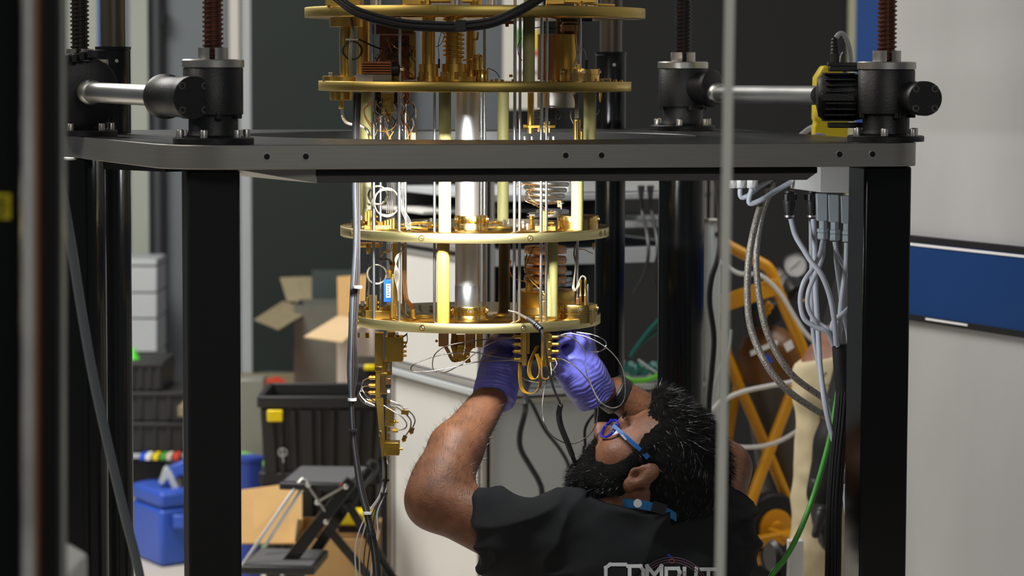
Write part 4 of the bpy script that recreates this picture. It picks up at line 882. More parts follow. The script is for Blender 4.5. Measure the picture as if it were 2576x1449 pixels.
# ---- kapton ribbon sockets in the middle
kc = bx('ribbon_socket', 1103, 1128, 838, 872, -.14, 'copper', .02, label='copper ribbon cable socket'); MB().ball(P(1098, 858, Y0 - .13), .0025, 10).build('socket_knob', 'brass', kc)
bx('ribbon_socket', 1135, 1148, 838, 868, -.135, 'copper', .02); bx('ribbon_socket', 1198, 1214, 838, 874, -.145, 'gold_dark', .02); bx('ribbon_socket', 1170, 1196, 838, 876, -.13, 'copper', .02)
for i in range(3):
    for j in range(2): bx('socket_window', 1173 + i * 8, 1178 + i * 8, 848 + j * 10, 853 + j * 10, -.1305, 'cream_wire', .003, bevel=0)
def rib(pts, w_, name='kapton_ribbon', wd=(0, 1, 0)):
    return MB().ribbon([P(x, y, Y0 + d) for x, y, d in pts], wd, w_, .0007).build(name, 'kapton', cry)
rib([(1148, 842, -.14), (1146, 870, -.145), (1152, 892, -.15), (1148, 910, -.15)], .016, wd=(1, .3, 0)); rib([(1121, 872, -.14), (1128, 885, -.145), (1138, 905, -.15), (1150, 910, -.15), (1162, 905, -.145)], .016, wd=(.3, 1, 0))
rib([(1160, 842, -.14), (1160, 870, -.15), (1156, 895, -.15), (1164, 908, -.15)], .012, wd=(1, .2, 0)); rib([(1176, 876, -.14), (1175, 895, -.14), (1178, 914, -.145)], .009, wd=(1, .2, 0)); rib([(1188, 872, -.14), (1172, 892, -.14), (1177, 912, -.145)], .008, wd=(1, .4, 0))
# ---- connector brackets in the technician's hands
for (x0, x1, s_, dd) in ((1313, 1325, -1, -.16), (1361, 1368, 1, -.165)):
    br = bx('connector_bracket', x0, x1, 838, 920, dd, 'gold', .02, label='gold connector bracket'); bx('bracket_back', x0 + (12 if s_ < 0 else 7), x0 + (20 if s_ < 0 else 24), 838, 890 if s_ < 0 else 922, dd + .006, 'gold_dark', .02, parent=br)
    base = x0 if s_ < 0 else x0 + 24
    for y in (848, 866, 884, 904):
        d = X * s_; p = P(base + (0 if s_ < 0 else 0), y, Y0 + dd + .008)
        MB().box(p + d * -.001 + Z * 0, (.006, .012, .009)).build('connector_base', 'brass', br, .0004); sma(p + d * .002, d, .013, .0034, br)
def coax(pts, m='silver_wire', rp=1.4): return wire('coax_cable', pts, rp, m, 8, 8)
coax([(1296, 848, -.15), (1250, 851, -.17), (1190, 858, -.19), (1140, 866, -.2), (1112, 876, -.2), (1092, 895, -.2), (1088, 922, -.19), (1096, 935, -.19), (1118, 937, -.19), (1150, 922, -.19), (1190, 893, -.18), (1230, 866, -.17), (1270, 852, -.16), (1296, 850, -.155)])
coax([(1296, 904, -.15), (1250, 898, -.16), (1190, 886, -.17), (1150, 887, -.18), (1100, 895, -.19), (1050, 912, -.2), (1034, 925, -.2), (1042, 935, -.2), (1080, 934, -.2), (1130, 926, -.19), (1190, 912, -.18), (1250, 907, -.16), (1296, 906, -.155)])
coax([(1398, 848, -.16), (1430, 839, -.16), (1470, 846, -.17), (1510, 864, -.18), (1545, 893, -.19), (1567, 930, -.2), (1573, 975, -.21), (1570, 1005, -.215), (1557, 1022, -.22), (1535, 1025, -.22), (1508, 1008, -.215), (1490, 975, -.21), (1474, 930, -.2), (1472, 890, -.19), (1458, 865, -.18), (1435, 848, -.17), (1405, 844, -.16)], rp=1.6)
coax([(1398, 902, -.16), (1420, 906, -.17), (1450, 925, -.18), (1480, 960, -.19), (1500, 1000, -.2), (1504, 1040, -.2), (1496, 1075, -.2), (1475, 1100, -.2), (1445, 1115, -.2), (1415, 1112, -.2), (1385, 1092, -.2), (1368, 1060, -.2), (1364, 1020, -.19), (1370, 975, -.18), (1382, 945, -.17), (1400, 918, -.165), (1397, 906, -.16)], rp=1.6)
coax([(1400, 842, -.12), (1440, 836, -.12), (1490, 842, -.13), (1520, 856, -.13), (1524, 872, -.13), (1508, 884, -.14), (1485, 886, -.14)], rp=1.6)
coax([(1394, 930, -.14), (1398, 942, -.14), (1380, 958, -.14), (1352, 962, -.14), (1325, 956, -.14), (1314, 950, -.14)], rp=1.6)
# kapton loops
rib([(1308, 912, -.155), (1308, 945, -.16), (1312, 975, -.16), (1324, 988, -.16), (1345, 988, -.16), (1358, 972, -.16), (1361, 930, -.16), (1355, 900, -.155)], .011, wd=(.45, .9, 0)); rib([(1352, 870, -.16), (1336, 905, -.16), (1331, 935, -.165), (1340, 953, -.165), (1356, 948, -.165), (1360, 925, -.16), (1350, 890, -.16)], .011, wd=(.5, .85, 0))
rib([(1366, 900, -.17), (1364, 925, -.175), (1366, 950, -.18), (1378, 952, -.18), (1388, 942, -.18), (1386, 912, -.17)], .010, wd=(.2, 1, 0))
# ---- soldering probe resting on the plate
pr = thing('test_probe', 'black handled probe with steel tip lying over the rim of the lowest gold plate', 'probe', P(1350, 820, 4.32))
MB().tube([P(1279, 781, 4.37), P(1300, 787, 4.36), P(1330, 803, 4.335)], .0012, 8, 4, r1=.0026).build('tip', 'steel', pr); MB().tube([P(1328, 802, 4.335), P(1343, 812, 4.325), P(1361, 828, 4.315)], .0042, 12, 4, r1=.0036).build('handle', 'rubber', pr)
for i in range(4): q = P(1347 + i * 4.4, 816 + i * 4, 4.322 - i * .002); MB().lathe(q, P(1361, 828, 4.315) - P(1343, 812, 4.325), [(.0048, -.001), (.0048, .001)], 12).build('grip_ring', 'rubber', pr)
MB().tube([P(1361, 828, 4.315), P(1368, 850, 4.31), P(1374, 890, 4.31), P(1380, 930, 4.31), P(1392, 975, 4.31), P(1408, 1012, 4.31), P(1412, 1022, 4.31)], .0018, 8, 6).build('lead', 'rubber', pr)
cp = [P(1410, 1018, 4.31), P(1406, 1045, 4.32), P(1412, 1075, 4.32), P(1428, 1115, 4.32), P(1447, 1165, 4.33), P(1460, 1200, 4.36)]; cc = smooth_path(cp, 30); spir = []
for i, p in enumerate(cc):
    d = (cc[min(i + 1, len(cc) - 1)] - cc[max(i - 1, 0)]).normalized(); u, v = frame_of(d)
    for k in range(3): a = 2 * math.pi * (i * 3 + k) / 4.0; spir.append(p + (u * math.cos(a) + v * math.sin(a)) * .0034)
MB().tube(spir, .0014, 5, 0).build('coiled_lead', 'rubber', pr); MB().tube(cp, .0034, 8, 6).build('coil_core', 'rubber', pr)
# ------------------------------------------------------------------ distribution box and cables at the right
DB = 4.50
jb = thing('junction_box', 'pale grey junction box under the table with plugs along its bottom', 'box', P(2080, 490, DB))
b0 = [P(1988, 474, 4.62), P(2062, 484, DB), P(2152, 486, DB), P(2152, 476, 4.64)]
top_z = tz - tth - .004
MB().hexa(b0, [Vector((p.x, p.y, top_z)) for p in b0]).build('box_body', 'white_paint', jb, .0015)
def plug_round(x, D, w_):
    o = MB().lathe(P(x, 550, D), Z, [(w_ * .30 * S(D), 0), (w_ * .34 * S(D), 4 * S(D)), (w_ * .34 * S(D), 14 * S(D)), (w_ * .5 * S(D), 36 * S(D)), (w_ * .5 * S(D), 44 * S(D)), (w_ * .56 * S(D), 46 * S(D)), (w_ * .56 * S(D), 62 * S(D)), (w_ * .4 * S(D), 64 * S(D)), (w_ * .4 * S(D), 70 * S(D))], 20).build('round_plug', 'black_plastic', jb, label='black round plug')
    for a in range(10):
        d = Vector((math.cos(a * .628), math.sin(a * .628), 0)); c = P(x, 496, D); MB().box(c + d * w_ * .56 * S(D), (.002, .002, .009)).build('grip_rib', 'black_plastic', o)
    MB().ring(P(x, 546, D), Z, w_ * .38 * S(D), w_ * .3 * S(D), .003, 16).build('plug_clamp', 'steel', o)
plug_round(1985, DB + .04, 34); plug_round(2042, DB + .05, 30)
for i, x in enumerate((2069, 2098, 2130)):
    dy = i * 3; D = DB + .01; h = 26 * S(D)
    MB().hexa([P(x - 13, 556 + dy, D), P(x + 13, 556 + dy, D), P(x + 13, 556 + dy, D) + Y * h, P(x - 13, 556 + dy, D) + Y * h], [P(x - 15, 487 + dy, D), P(x + 13, 487 + dy, D), P(x + 13, 487 + dy, D) + Y * h * 1.1, P(x - 15, 487 + dy, D) + Y * h * 1.1]).build('square_plug', 'grey_plastic', jb, .0015, label='grey rectangular plug')
    o = MB().lathe(P(x + 1, 602 + dy, D + .008), Z, [(11 * S(D), 0), (14 * S(D), 3 * S(D)), (14 * S(D), 16 * S(D)), (12 * S(D), 17 * S(D)), (15 * S(D), 19 * S(D)), (15 * S(D), 27 * S(D)), (10 * S(D), 28 * S(D)), (10 * S(D), 48 * S(D))], 8).build('cable_gland', 'grey_plastic', jb)
for i, x in enumerate((1843, 1862, 1891)):
    D = 4.58; MB().lathe(P(x, 473, D), Z, [(13 * S(D), 0), (16 * S(D), 4 * S(D)), (16 * S(D), 20 * S(D)), (12 * S(D), 22 * S(D)), (12 * S(D), 40 * S(D))], 8).build('cable_gland', 'white_paint', jb)
MB().box(P(1868, 436, 4.60), (.075, .03, .012)).build('gland_bar', 'white_paint', jb, .001)
def cable(name, pts, r, m, label, cat='cable', n=10, sm=7, group=None):
    o = MB().tube([P(x, y, D) for x, y, D in pts], r, n, sm).build(name, m); return tag(o, label, cat, group)
G = 'pale control cables right of the yellow trolley'
cable('control_cable', [(1989, 548, 4.54), (2000, 590, 4.52), (2020, 625, 4.50), (2042, 660, 4.48), (2066, 690, 4.47), (2086, 740, 4.47), (2098, 800, 4.47), (2104, 868, 4.48)], .0044, 'pale_cable', 'pale blue cable dropping from the leftmost black round plug', group=G)
cable('control_cable', [(2046, 548, 4.55), (2050, 640, 4.54), (2052, 740, 4.53), (2058, 830, 4.53), (2064, 930, 4.52), (2078, 1030, 4.50), (2100, 1120, 4.50), (2128, 1215, 4.50)], .0046, 'pale_cable', 'long pale cable running from the second black plug down to the right post', group=G)
cable('control_cable', [(2040, 550, 4.57), (2042, 700, 4.57), (2045, 830, 4.57), (2062, 930, 4.56), (2095, 1080, 4.55), (2132, 1225, 4.53)], .0039, 'grey_cable', 'thin grey cable just behind the long pale cable', group=G)
cable('control_cable', [(2070, 605, 4.52), (2062, 640, 4.50), (2045, 675, 4.49), (2022, 710, 4.48), (2013, 755, 4.48), (2022, 800, 4.48), (2050, 822, 4.48), (2080, 835, 4.48), (2096, 868, 4.49)], .0040, 'pale_cable', 'pale cable in the wide left loop below the first square plug', group=G)
cable('control_cable', [(2072, 606, 4.53), (2068, 650, 4.52), (2052, 690, 4.51), (2035, 730, 4.50), (2032, 770, 4.50), (2050, 805, 4.50), (2085, 832, 4.49), (2100, 868, 4.50)], .0040, 'pale_cable', 'pale cable in the narrower inner loop below the first square plug', group=G)
cable('control_cable', [(2100, 608, 4.52), (2106, 640, 4.52), (2124, 670, 4.53), (2142, 700, 4.55)], .0040, 'pale_cable', 'pale cable bending right from the middle square plug to the post', group=G)
cable('control_cable', [(2101, 608, 4.54), (2104, 660, 4.54), (2112, 720, 4.54), (2120, 780, 4.54), (2134, 850, 4.54), (2142, 930, 4.55)], .0038, 'grey_cable', 'grey cable dropping straight from the middle square plug', group=G)
cable('control_cable', [(2130, 612, 4.52), (2128, 670, 4.51), (2120, 730, 4.50), (2113, 800, 4.50), (2112, 868, 4.50)], .0044, 'pale_cable', 'pale cable below the rightmost square plug', group=G)
cable('control_cable', [(2143, 768, 4.50), (2125, 785, 4.49), (2100, 805, 4.49), (2093, 825, 4.49), (2100, 850, 4.49), (2108, 872, 4.49)], .0041, 'pale_cable', 'pale cable curving in from behind the right post', group=G)
cable('control_cable', [(1862, 475, 4.58), (1862, 490, 4.58), (1868, 497, 4.58), (1885, 490, 4.58), (1910, 470, 4.60), (1940, 455, 4.62)], .0041, 'pale_cable', 'short pale cable hooking up from the middle white gland', group=G)
cable('control_cable', [(1891, 475, 4.57), (1884, 505, 4.57), (1892, 512, 4.57), (1920, 500, 4.57), (1955, 478, 4.59), (1990, 458, 4.60)], .0044, 'pale_cable', 'short pale cable hooking up from the rightmost white gland', group=G)
sl = thing('cable_sleeve', 'black braided sleeve gathering the pale cables beside the right post', 'sleeve', P(2105, 1449, 4.50))
MB().tube([P(2112, 866, 4.50), P(2116, 930, 4.50), P(2122, 992, 4.50)], .0125, 16, 5).build('shrink_collar', 'rubber', sl)
for i in range(14):
    a = i * 2 * math.pi / 14; dx = math.cos(a) * 17; dd = math.sin(a) * .011
    MB().tube([P(2122 + dx * .9, 985, 4.50 + dd), P(2116 + dx, 1060, 4.50 + dd), P(2106 + dx, 1160, 4.50 + dd), P(2098 + dx, 1280, 4.50 + dd), P(2096 + dx, 1400, 4.50 + dd), P(2094 + dx, 1500, 4.50 + dd)], .0026, 6, 5).build('sleeve_strand', 'rubber', sl)
MB().tube([P(2120, 990, 4.50), P(2106, 1160, 4.50), P(2097, 1300, 4.50), P(2094, 1500, 4.50)], .0105, 12, 5).build('sleeve_core', 'rubber', sl)
cable('green_cable', [(2128, 880, 4.56), (2108, 985, 4.55), (2092, 1080, 4.54), (2070, 1170, 4.53), (2042, 1260, 4.52), (2010, 1340, 4.50), (1975, 1405, 4.48), (1930, 1470, 4.46), (1850, 1700, 4.5), (1800, 2100, 4.5), (1700, 2385, 4.5)], .0046, 'green', 'green cable sweeping down left of the black sleeve')
cable('white_tube', [(2140, 1060, 4.58), (2128, 1150, 4.58), (2124, 1240, 4.58), (2136, 1350, 4.58), (2138, 1480, 4.58)], .0034, 'pale_cable', 'thin white tube beside the lower right post')
bh = [(1943, 462, 4.62), (1925, 490, 4.60), (1905, 545, 4.58), (1885, 640, 4.56), (1880, 740, 4.56), (1890, 830, 4.56), (1930, 920, 4.55), (1985, 985, 4.55), (2080, 1050, 4.58)]
cable('braided_hose', bh, .0058, 'braid', 'outer braided steel hose looping before the yellow trolley', 'hose', 14, 10)
cable('braided_hose', [(1950, 468, 4.64), (1930, 500, 4.64), (1912, 560, 4.63), (1902, 650, 4.62), (1912, 760, 4.62), (1935, 850, 4.62), (1990, 940, 4.62), (2085, 1012, 4.64)], .0056, 'braid', 'inner braided steel hose looping before the yellow trolley', 'hose', 14, 10)
cable('white_hose', [(1780, 1045, 6.30), (1815, 1010, 6.30), (1870, 985, 6.30), (1940, 970, 6.32), (2000, 958, 6.34), (2062, 925, 6.36), (2100, 900, 6.38)], .0055, 'white_paint', 'white hose crossing in front of the yellow trolley', 'hose')
cable('white_hose', [(1800, 650, 6.44), (1850, 684, 6.44), (1880, 690, 6.44), (1912, 692, 6.44), (1960, 735, 6.44), (2020, 830, 6.44), (2060, 870, 6.44)], .0050, 'white_paint', 'upper white hose behind the top of the yellow trolley', 'hose')
cable('white_hose', [(1830, 1118, 6.40), (1870, 1125, 6.40), (1920, 1122, 6.40), (1965, 1108, 6.40), (2010, 1082, 6.40)], .0050, 'white_paint', 'lower white hose sagging across the yellow trolley', 'hose')
cable('white_hose', [(1838, 830, 6.30), (1832, 880, 6.30), (1812, 930, 6.30), (1795, 975, 6.30)], .0040, 'grey_cable', 'short grey hose left of the yellow trolley', 'hose')
cable('black_cable', [(1800, 440, 5.02), (1805, 480, 5.2), (1812, 570, 5.3), (1808, 640, 5.3), (1790, 700, 5.3), (1785, 760, 5.3), (1796, 850, 5.3), (1790, 940, 5.3), (1783, 1030, 5.3), (1785, 1200, 5.3), (1790, 1500, 5.3), (1790, 2050, 5.3)], .0055, 'rubber', 'black power cable hanging along the grey rack post')
cable('grey_hose', [(60, -900, 3.6), (100, -200, 3.6), (130, 200, 3.6), (146, 420, 3.6), (160, 500, 3.6), (180, 620, 3.6), (205, 780, 3.6), (235, 950, 3.6), (270, 1110, 3.6), (310, 1280, 3.6), (358, 1480, 3.6), (430, 1900, 3.6), (470, 2500, 3.6), (520, 2930, 3.6)], .0062, 'hose_grey', 'grey hose running diagonally behind the black door frame', 'hose', 12)

# ------------------------------------------------------------------ yellow gas cylinder trolley
TD = 6.5
tr = thing('gas_trolley', 'yellow tubular trolley leaning back with a brown gas cylinder', 'trolley', P(1930, 1420, TD))
def ty(pts, r, sm=6, name='frame_tube', m='yellow', n=12, D=TD): return MB().tube([P(x, y, D + d) for x, y, d in pts], r, n, sm).build(name, m, tr)
ty([(1770, 588, 0), (1800, 602, 0), (1905, 657, 0), (1932, 674, 0), (1946, 700, 0), (1960, 740, .0), (2030, 912, .04), (2010, 948, .05)], .0135)
ty([(1770, 588, 0), (1772, 620, 0), (1790, 790, 0), (1838, 920, .0), (1918, 1105, .05), (1997, 1296, .1)], .0125)
ty([(2012, 935, .0), (1960, 1070, -.02), (1900, 1230, -.05), (1857, 1368, -.08)], .0135); ty([(1858, 956, .1), (1842, 1040, .1), (1829, 1124, .1), (1815, 1240, .1)], .0115); ty([(1815, 845, .12), (1840, 910, .12), (1870, 965, .12)], .011)
MB().bar(P(1792, 772, TD - .02), P(1952, 720, TD - .02), .012, .040, up=(0, 0, 1)).build('cross_plate', 'yellow', tr, .002)
for (a, b) in (((1857, 1372), (1997, 1345)), ((1857, 1414), (1935, 1402))): MB().bar(P(a[0], a[1], TD - .08), P(b[0], b[1], TD), .03, .024).build('base_bar', 'yellow', tr, .002)
wc = P(1935, 1326, TD + .05); wd2 = Vector((.5, -.86, 0)).normalized()
MB().lathe(wc - wd2 * .02, wd2, [(.05, 0), (.078, .004), (.085, .014), (.085, .03), (.078, .04), (.05, .044)], 36).build('tyre', 'rubber', tr); MB().lathe(wc - wd2 * .015, wd2, [(.046, 0), (.046, .046), (.040, .048), (.020, .046), (.016, .056), (.008, .056)], 32).build('wheel_hub', 'yellow', tr, label='yellow wheel hub'); ty([(1935, 1338, 0), (1965, 1348, -.02), (2000, 1356, -.04)], .012)
MB().lathe(P(1945, 1400, TD - .1), Vector((.6, -.8, 0)), [(.02, -.01), (.033, -.008), (.035, 0), (.033, .008), (.02, .01)], 24).build('castor', 'black_plastic', tr)
gc = thing('gas_cylinder', 'brown shouldered gas cylinder with blue triangle label on the trolley', 'gas cylinder', P(2000, 1330, TD + .1))
c0, c1g = P(2005, 1330, TD + .22), P(1930, 870, TD + .10); gd = (c1g - c0).normalized(); gl_ = (c1g - c0).length; gr = .072
MB().lathe(c0, gd, [(gr * .9, 0), (gr, .01), (gr, gl_ - .07)], 40).build('cylinder_body', 'dark_grey', gc, label='grey cylinder body')
MB().lathe(c0, gd, [(gr, gl_ - .07), (gr, gl_ - .02), (gr * .93, gl_ + .005), (gr * .72, gl_ + .028), (gr * .4, gl_ + .042), (gr * .3, gl_ + .05), (gr * .3, gl_ + .08)], 40).build('shoulder', 'brown_cyl', gc, label='brown cylinder shoulder')
tv = [P(1918, 915, TD), P(1945, 908, TD), P(1928, 887, TD)]; f_ = -.012
MB().prism([p + Y * (f_) for p in tv], (0, .006, 0)).build('triangle_label', 'blue_label', gc); MB().prism([P(1887, 884, TD - .012), P(1956, 855, TD - .004), P(1958, 866, TD - .004), P(1889, 896, TD - .012)], (0, .006, 0)).build('paper_label', 'white', gc); MB().prism([P(1971, 866, TD), P(1990, 854, TD + .005), P(1998, 874, TD + .005), P(1980, 886, TD)], (0, .005, 0)).build('paper_label', 'white', gc)
MB().lathe(c0 + gd * (gl_ + .06), gd, [(.022, 0), (.045, .006), (.045, .05), (.03, .06)], 20).build('valve_guard', 'black', gc)
rg = thing('gas_regulator', 'brass regulator with two round white gauges behind the trolley', 'regulator', P(2010, 760, TD + .2)); RD = TD + .2
for (x, y, r_) in ((2000, 668, 29), (1958, 702, 26)):
    r = r_ * S(RD); d = Vector((.05, -1, .05)); g = MB().lathe(P(x, y, RD), d, [(r * .9, -.02), (r * 1.12, -.012), (r * 1.12, .006), (r, .008), (r * .98, .004)], 32).build('gauge_case', 'black', rg)
    MB().lathe(P(x, y, RD), d, [(r * .98, 0), (r * .98, .0055)], 28).build('gauge_face', 'white', g, label='white gauge face'); cfc = P(x, y, RD) + d.normalized() * .0065
    MB().bar(cfc + Vector((-.012, 0, -.010)), cfc + Vector((.012, 0, .012)), .001, .0016).build('needle', 'ink', g)
MB().lathe(P(1996, 722, RD - .03), Vector((.25, -.8, -.5)), [(.018, -.02), (.024, -.01), (.024, .03), (.018, .034), (.012, .034), (.012, .04)], 24).build('regulator_knob', 'black', rg)
MB().tube([P(1962, 745, RD), P(1985, 735, RD), P(2000, 745, RD), P(2020, 760, RD)], .008, 10).build('brass_body', 'brass', rg); MB().tube([P(1925, 762, RD), P(1945, 752, RD), P(1965, 744, RD)], .006, 8).build('brass_pipe', 'brass', rg); MB().tube([P(1994, 745, RD - .01), P(1994, 758, RD - .01)], .006, 8, 0).build('relief_stub', 'copper', rg)
random.seed(5)
for i in range(10):
    p = P(1926 + random.uniform(-8, 12), 765 + i * 3.4, TD + .03); MB().ring(p, Vector((random.uniform(-1, 1), random.uniform(-1, 1), random.uniform(-.5, .5))), .0075, .0050, .003, 10).build('chain_link', 'yellow', tr)
cs = thing('floor_stand', 'small white stand with a black knob beneath the green cable', 'stand', P(2000, 1449, 5.4)); MB().box(P(2000, 1415, 5.4), (.030, .03, .09)).build('white_block', 'white_paint', cs, .002); MB().lathe(P(1952, 1400, 5.42), Vector((-1, -.4, 0)), [(.006, -.05), (.006, 0), (.03, .0), (.034, .006), (.028, .014)], 20).build('black_knob', 'black_plastic', cs)
zz_ = P(2000, 1440, 5.4).z - .03
MB().cyl((P(2000, 1415, 5.4).x, 5.4, .01), (P(2000, 1415, 5.4).x, 5.4, zz_), .012, n=16).build('stem', 'steel_rough', cs); MB().lathe((P(2000, 1415, 5.4).x, 5.4, 0), Z, [(.09, 0), (.09, .008), (.02, .014)], 24).build('base', 'black', cs)

kx0, kx1 = P(1770, 1300, 7.3).x, P(2150, 1300, 7.3).x; kb = thing('dark_backing', 'low black box added to darken the background behind the yellow trolley', 'cabinet', ((kx0 + kx1) / 2, 7.5, 0)); kz = P(1900, 1180, 7.3).z  # added dark box, put in to keep the bright floor from showing here
MB().box(((kx0 + kx1) / 2, 7.5, kz / 2), (kx1 - kx0, .4, kz)).build('backing_body', 'black_matt', kb, .004)
for s_ in (-1, 1): MB().box(((kx0 + kx1) / 2 + s_ * (kx1 - kx0) / 4, 7.294, kz / 2), ((kx1 - kx0) / 2 - .01, .012, kz - .04)).build('door', 'black_matt', kb, .002)  # front leaves of the added dark box
# ------------------------------------------------------------------ profile rack with white side and grey front
rc = Vector((-0.066, 6.20)); rs = Vector((-.225, .50)).normalized(); rf = Vector((rs.y, -rs.x))     # side direction (left, back), front direction (right, back)
def RP(t, s, z): q = rc + rf * t + rs * s; return Vector((q.x, q.y, z))
rk = thing('equipment_rack', 'aluminium profile rack with white side panel and grey front panel', 'rack', RP(.29, .27, 0))
def rbox(name, t0, t1, s0, s1, z0, z1, m, parent=rk, bevel=.0015, **k):
    return MB().hexa([RP(t0, s0, z0), RP(t1, s0, z0), RP(t1, s1, z0), RP(t0, s1, z0)], [RP(t0, s0, z1), RP(t1, s0, z1), RP(t1, s1, z1), RP(t0, s1, z1)]).build(name, m, parent, bevel, **k)
zr = lambda y, D=6.2: P(1220, y, D).z
zb1, zb2 = zr(975), zr(1020)
for (t, s_) in ((0, 0), (.555, 0), (0, .545), (.555, .545)):
    ps = rbox('profile_post', t, t + .03, s_, s_ + .03, 0, 1.28, 'profile', label='aluminium profile post' if (t, s_) == (0, 0) else None)
    rbox('post_slot', t + .011, t + .019, s_ - .0006, s_ + .002, 0.02, 1.26, 'black_matt', ps, 0); rbox('post_slot', t - .0006, t + .002, s_ + .011, s_ + .019, 0.02, 1.26, 'black_matt', ps, 0)
    if t > .5: rbox('post_slot', t + .0285, t + .0306, s_ + .008, s_ + .022, 0.02, 1.1, 'black_matt', ps, 0)
for z in (zr(988), zr(650), .04):
    for nm, a in (('side', (0.004, .026, .03, .545)),):
        rl = rbox('side_rail', a[0], a[1], a[2], a[3], z - .018, z + .018, 'profile'); rbox('rail_slot', a[0] - .0008, a[0] + .002, a[2], a[3], z - .005, z + .005, 'black_matt', rl, 0)
rl = rbox('front_rail', .03, .555, .004, .03, zr(1020), zr(985), 'profile'); rbox('rail_slot', .03, .555, .0034, .006, zr(1008), zr(997), 'black_matt', rl, 0)
rbox('side_panel', .008, .014, .03, .545, .06, zr(1010), 'white_panel', label='white lower side panel'); rbox('side_panel', .008, .014, .03, .545, zr(966), zr(668), 'white_panel', label='white upper side panel')
rbox('panel_seal', .006, .010, .03, .545, zr(968), zr(964), 'black_matt', bevel=0)
rbox('front_panel', .03, .555, .010, .016, .06, zr(1021), 'grey_panel', label='grey lower front panel')
sh = [rbox('shelf', -.01, .59, -.01, .58, zr(1000) + .0, zr(985), 'grey_panel'), rbox('shelf', .03, .56, .0, .56, zr(672), zr(632), 'grey_panel', label='pale upper shelf'), rbox('shelf', .03, .56, .0, .56, zr(600), zr(585), 'wall_dark'), rbox('shelf', .03, .58, .0, .56, zr(508), zr(492), 'grey_panel'), rbox('shelf', -.02, .30, .3, .58, zr(556), zr(548), 'white_panel')]
rbox('back_panel', .03, .56, .55, .56, zr(985), 1.25, 'wall_dark')
rbox('slotted_upright', .565, .590, -.03, .0, .0, zr(570), 'grey_panel', label='grey slotted upright post'); MB().cyl(RP(.577, -.032, zr(602)), RP(.577, -.02, zr(602)), .006, n=16).build('upright_hole', 'black', rk); rbox('upright_cap', .555, .592, -.035, .005, zr(570), zr(562), 'steel_rough')
# things on the rack
i1 = rbox('instrument_case', .22, .50, .02, .30, zr(489), zr(456), 'white_paint', None); tag(i1, 'flat pale instrument case on the highest rack shelf', 'case')
i2 = rbox('paper_stack', .22, .50, .03, .25, zr(584), zr(566), 'white', None, .001); tag(i2, 'loose stack of white papers on the middle rack shelf', 'paper'); 
i3 = rbox('keyboard', .40, .53, .02, .16, zr(565), zr(552), 'grey_panel', None, .002); tag(i3, 'slim grey device lying on the paper stack', 'device')
i4 = rbox('purple_cloth', .205, .245, .04, .16, zr(565), zr(530), mat('purple', (.06, .02, .14), .7), None, .008); tag(i4, 'small dark purple bag beside the papers behind the coil', 'bag')
for k, (x, lab) in enumerate(((1613, 'left black power plug hanging below the highest rack shelf'), (1636, 'right black power plug hanging below the highest rack shelf'))):
    t = thing('power_plug', lab, 'plug', P(x, 500, 6.25)); MB().hexa([P(x - 5, 502, 6.25), P(x + 5, 502, 6.25), P(x + 5, 502, 6.28), P(x - 5, 502, 6.28)], [P(x - 10, 466, 6.25), P(x + 10, 466, 6.25), P(x + 10, 466, 6.28), P(x - 10, 466, 6.28)]).build('plug_body', 'black_plastic', t, .003)
    MB().tube([P(x, 500, 6.265), P(x + 4, 540, 6.26), P(x + 15, 590, 6.18), P(x + 18, 640, 6.15), P(x + 8, 690, 6.16), P(x - 20 + k * 40, 740, 6.18)], .004, 8).build('plug_cord', 'rubber', t)
random.seed(9)
for i in range(7):
    x = 1570 + i * 8; r = random.uniform
    o = MB().tube([P(1660 - i * 2, 800 + i * 6, 6.38), P(1625 - i * 3, 840 + i * 5, 6.36), P(1592 - i * 2, 885 + i * 3, 6.34), P(1575 + i * 3, 920 + r(-8, 8), 6.33), P(1600 + i * 4, 935 + r(-8, 8), 6.32), P(1650, 915 + i * 3, 6.33), P(1680, 900 + i * 4, 6.34)], .0045, 7, 5).build('network_cable', 'teal' if i % 3 == 0 else 'rubber'); tag(o, 'dark network cable in the tangle on the rack shelf behind the posts', 'cable', 'tangled network cables on the rack shelf')
for i in range(6):
    o = MB().lathe(P(1583 + i * 14, 922 + (i % 2) * 8, 6.31), Vector((.3, -.6, .5)), [(.010, -.014), (.012, 0), (.008, .012)], 8).build('network_plug', 'teal'); tag(o, 'teal network plug lying in the cable tangle', 'plug', 'teal plugs on the rack shelf')
cable('green_hose', [(1572, 950, 6.26), (1590, 957, 6.26), (1620, 957, 6.26), (1650, 948, 6.26), (1690, 930, 6.28)], .006, mat('bright_green', (.12, .50, .03), .4), 'bright green cable arching between the two black posts')
cable('white_lead', [(1605, 905, 6.28), (1625, 920, 6.28), (1652, 938, 6.28)], .003, 'grey_cable', 'thin white lead lying across the teal plugs')
cable('black_cable', [(1330, 960, 6.26), (1322, 985, 6.1), (1322, 1010, 5.9), (1320, 1040, 5.9), (1308, 1090, 5.9), (1310, 1130, 5.9), (1335, 1175, 5.9), (1355, 1210, 5.9), (1364, 1250, 5.9), (1366, 1400, 5.9), (1366, 1600, 5.9), (1360, 1870, 5.9)], .0062, 'rubber', 'thick black cable hanging before the grey front panel')
cable('black_cable', [(1325, 962, 6.27), (1318, 985, 6.1), (1325, 1000, 5.95), (1340, 1020, 5.95), (1370, 1080, 5.95), (1405, 1125, 5.95), (1428, 1165, 5.95), (1434, 1200, 5.95), (1420, 1235, 5.95), (1400, 1300, 5.95), (1400, 1600, 5.95), (1390, 1860, 5.95)], .0042, 'rubber', 'thin black cable curling before the grey front panel')
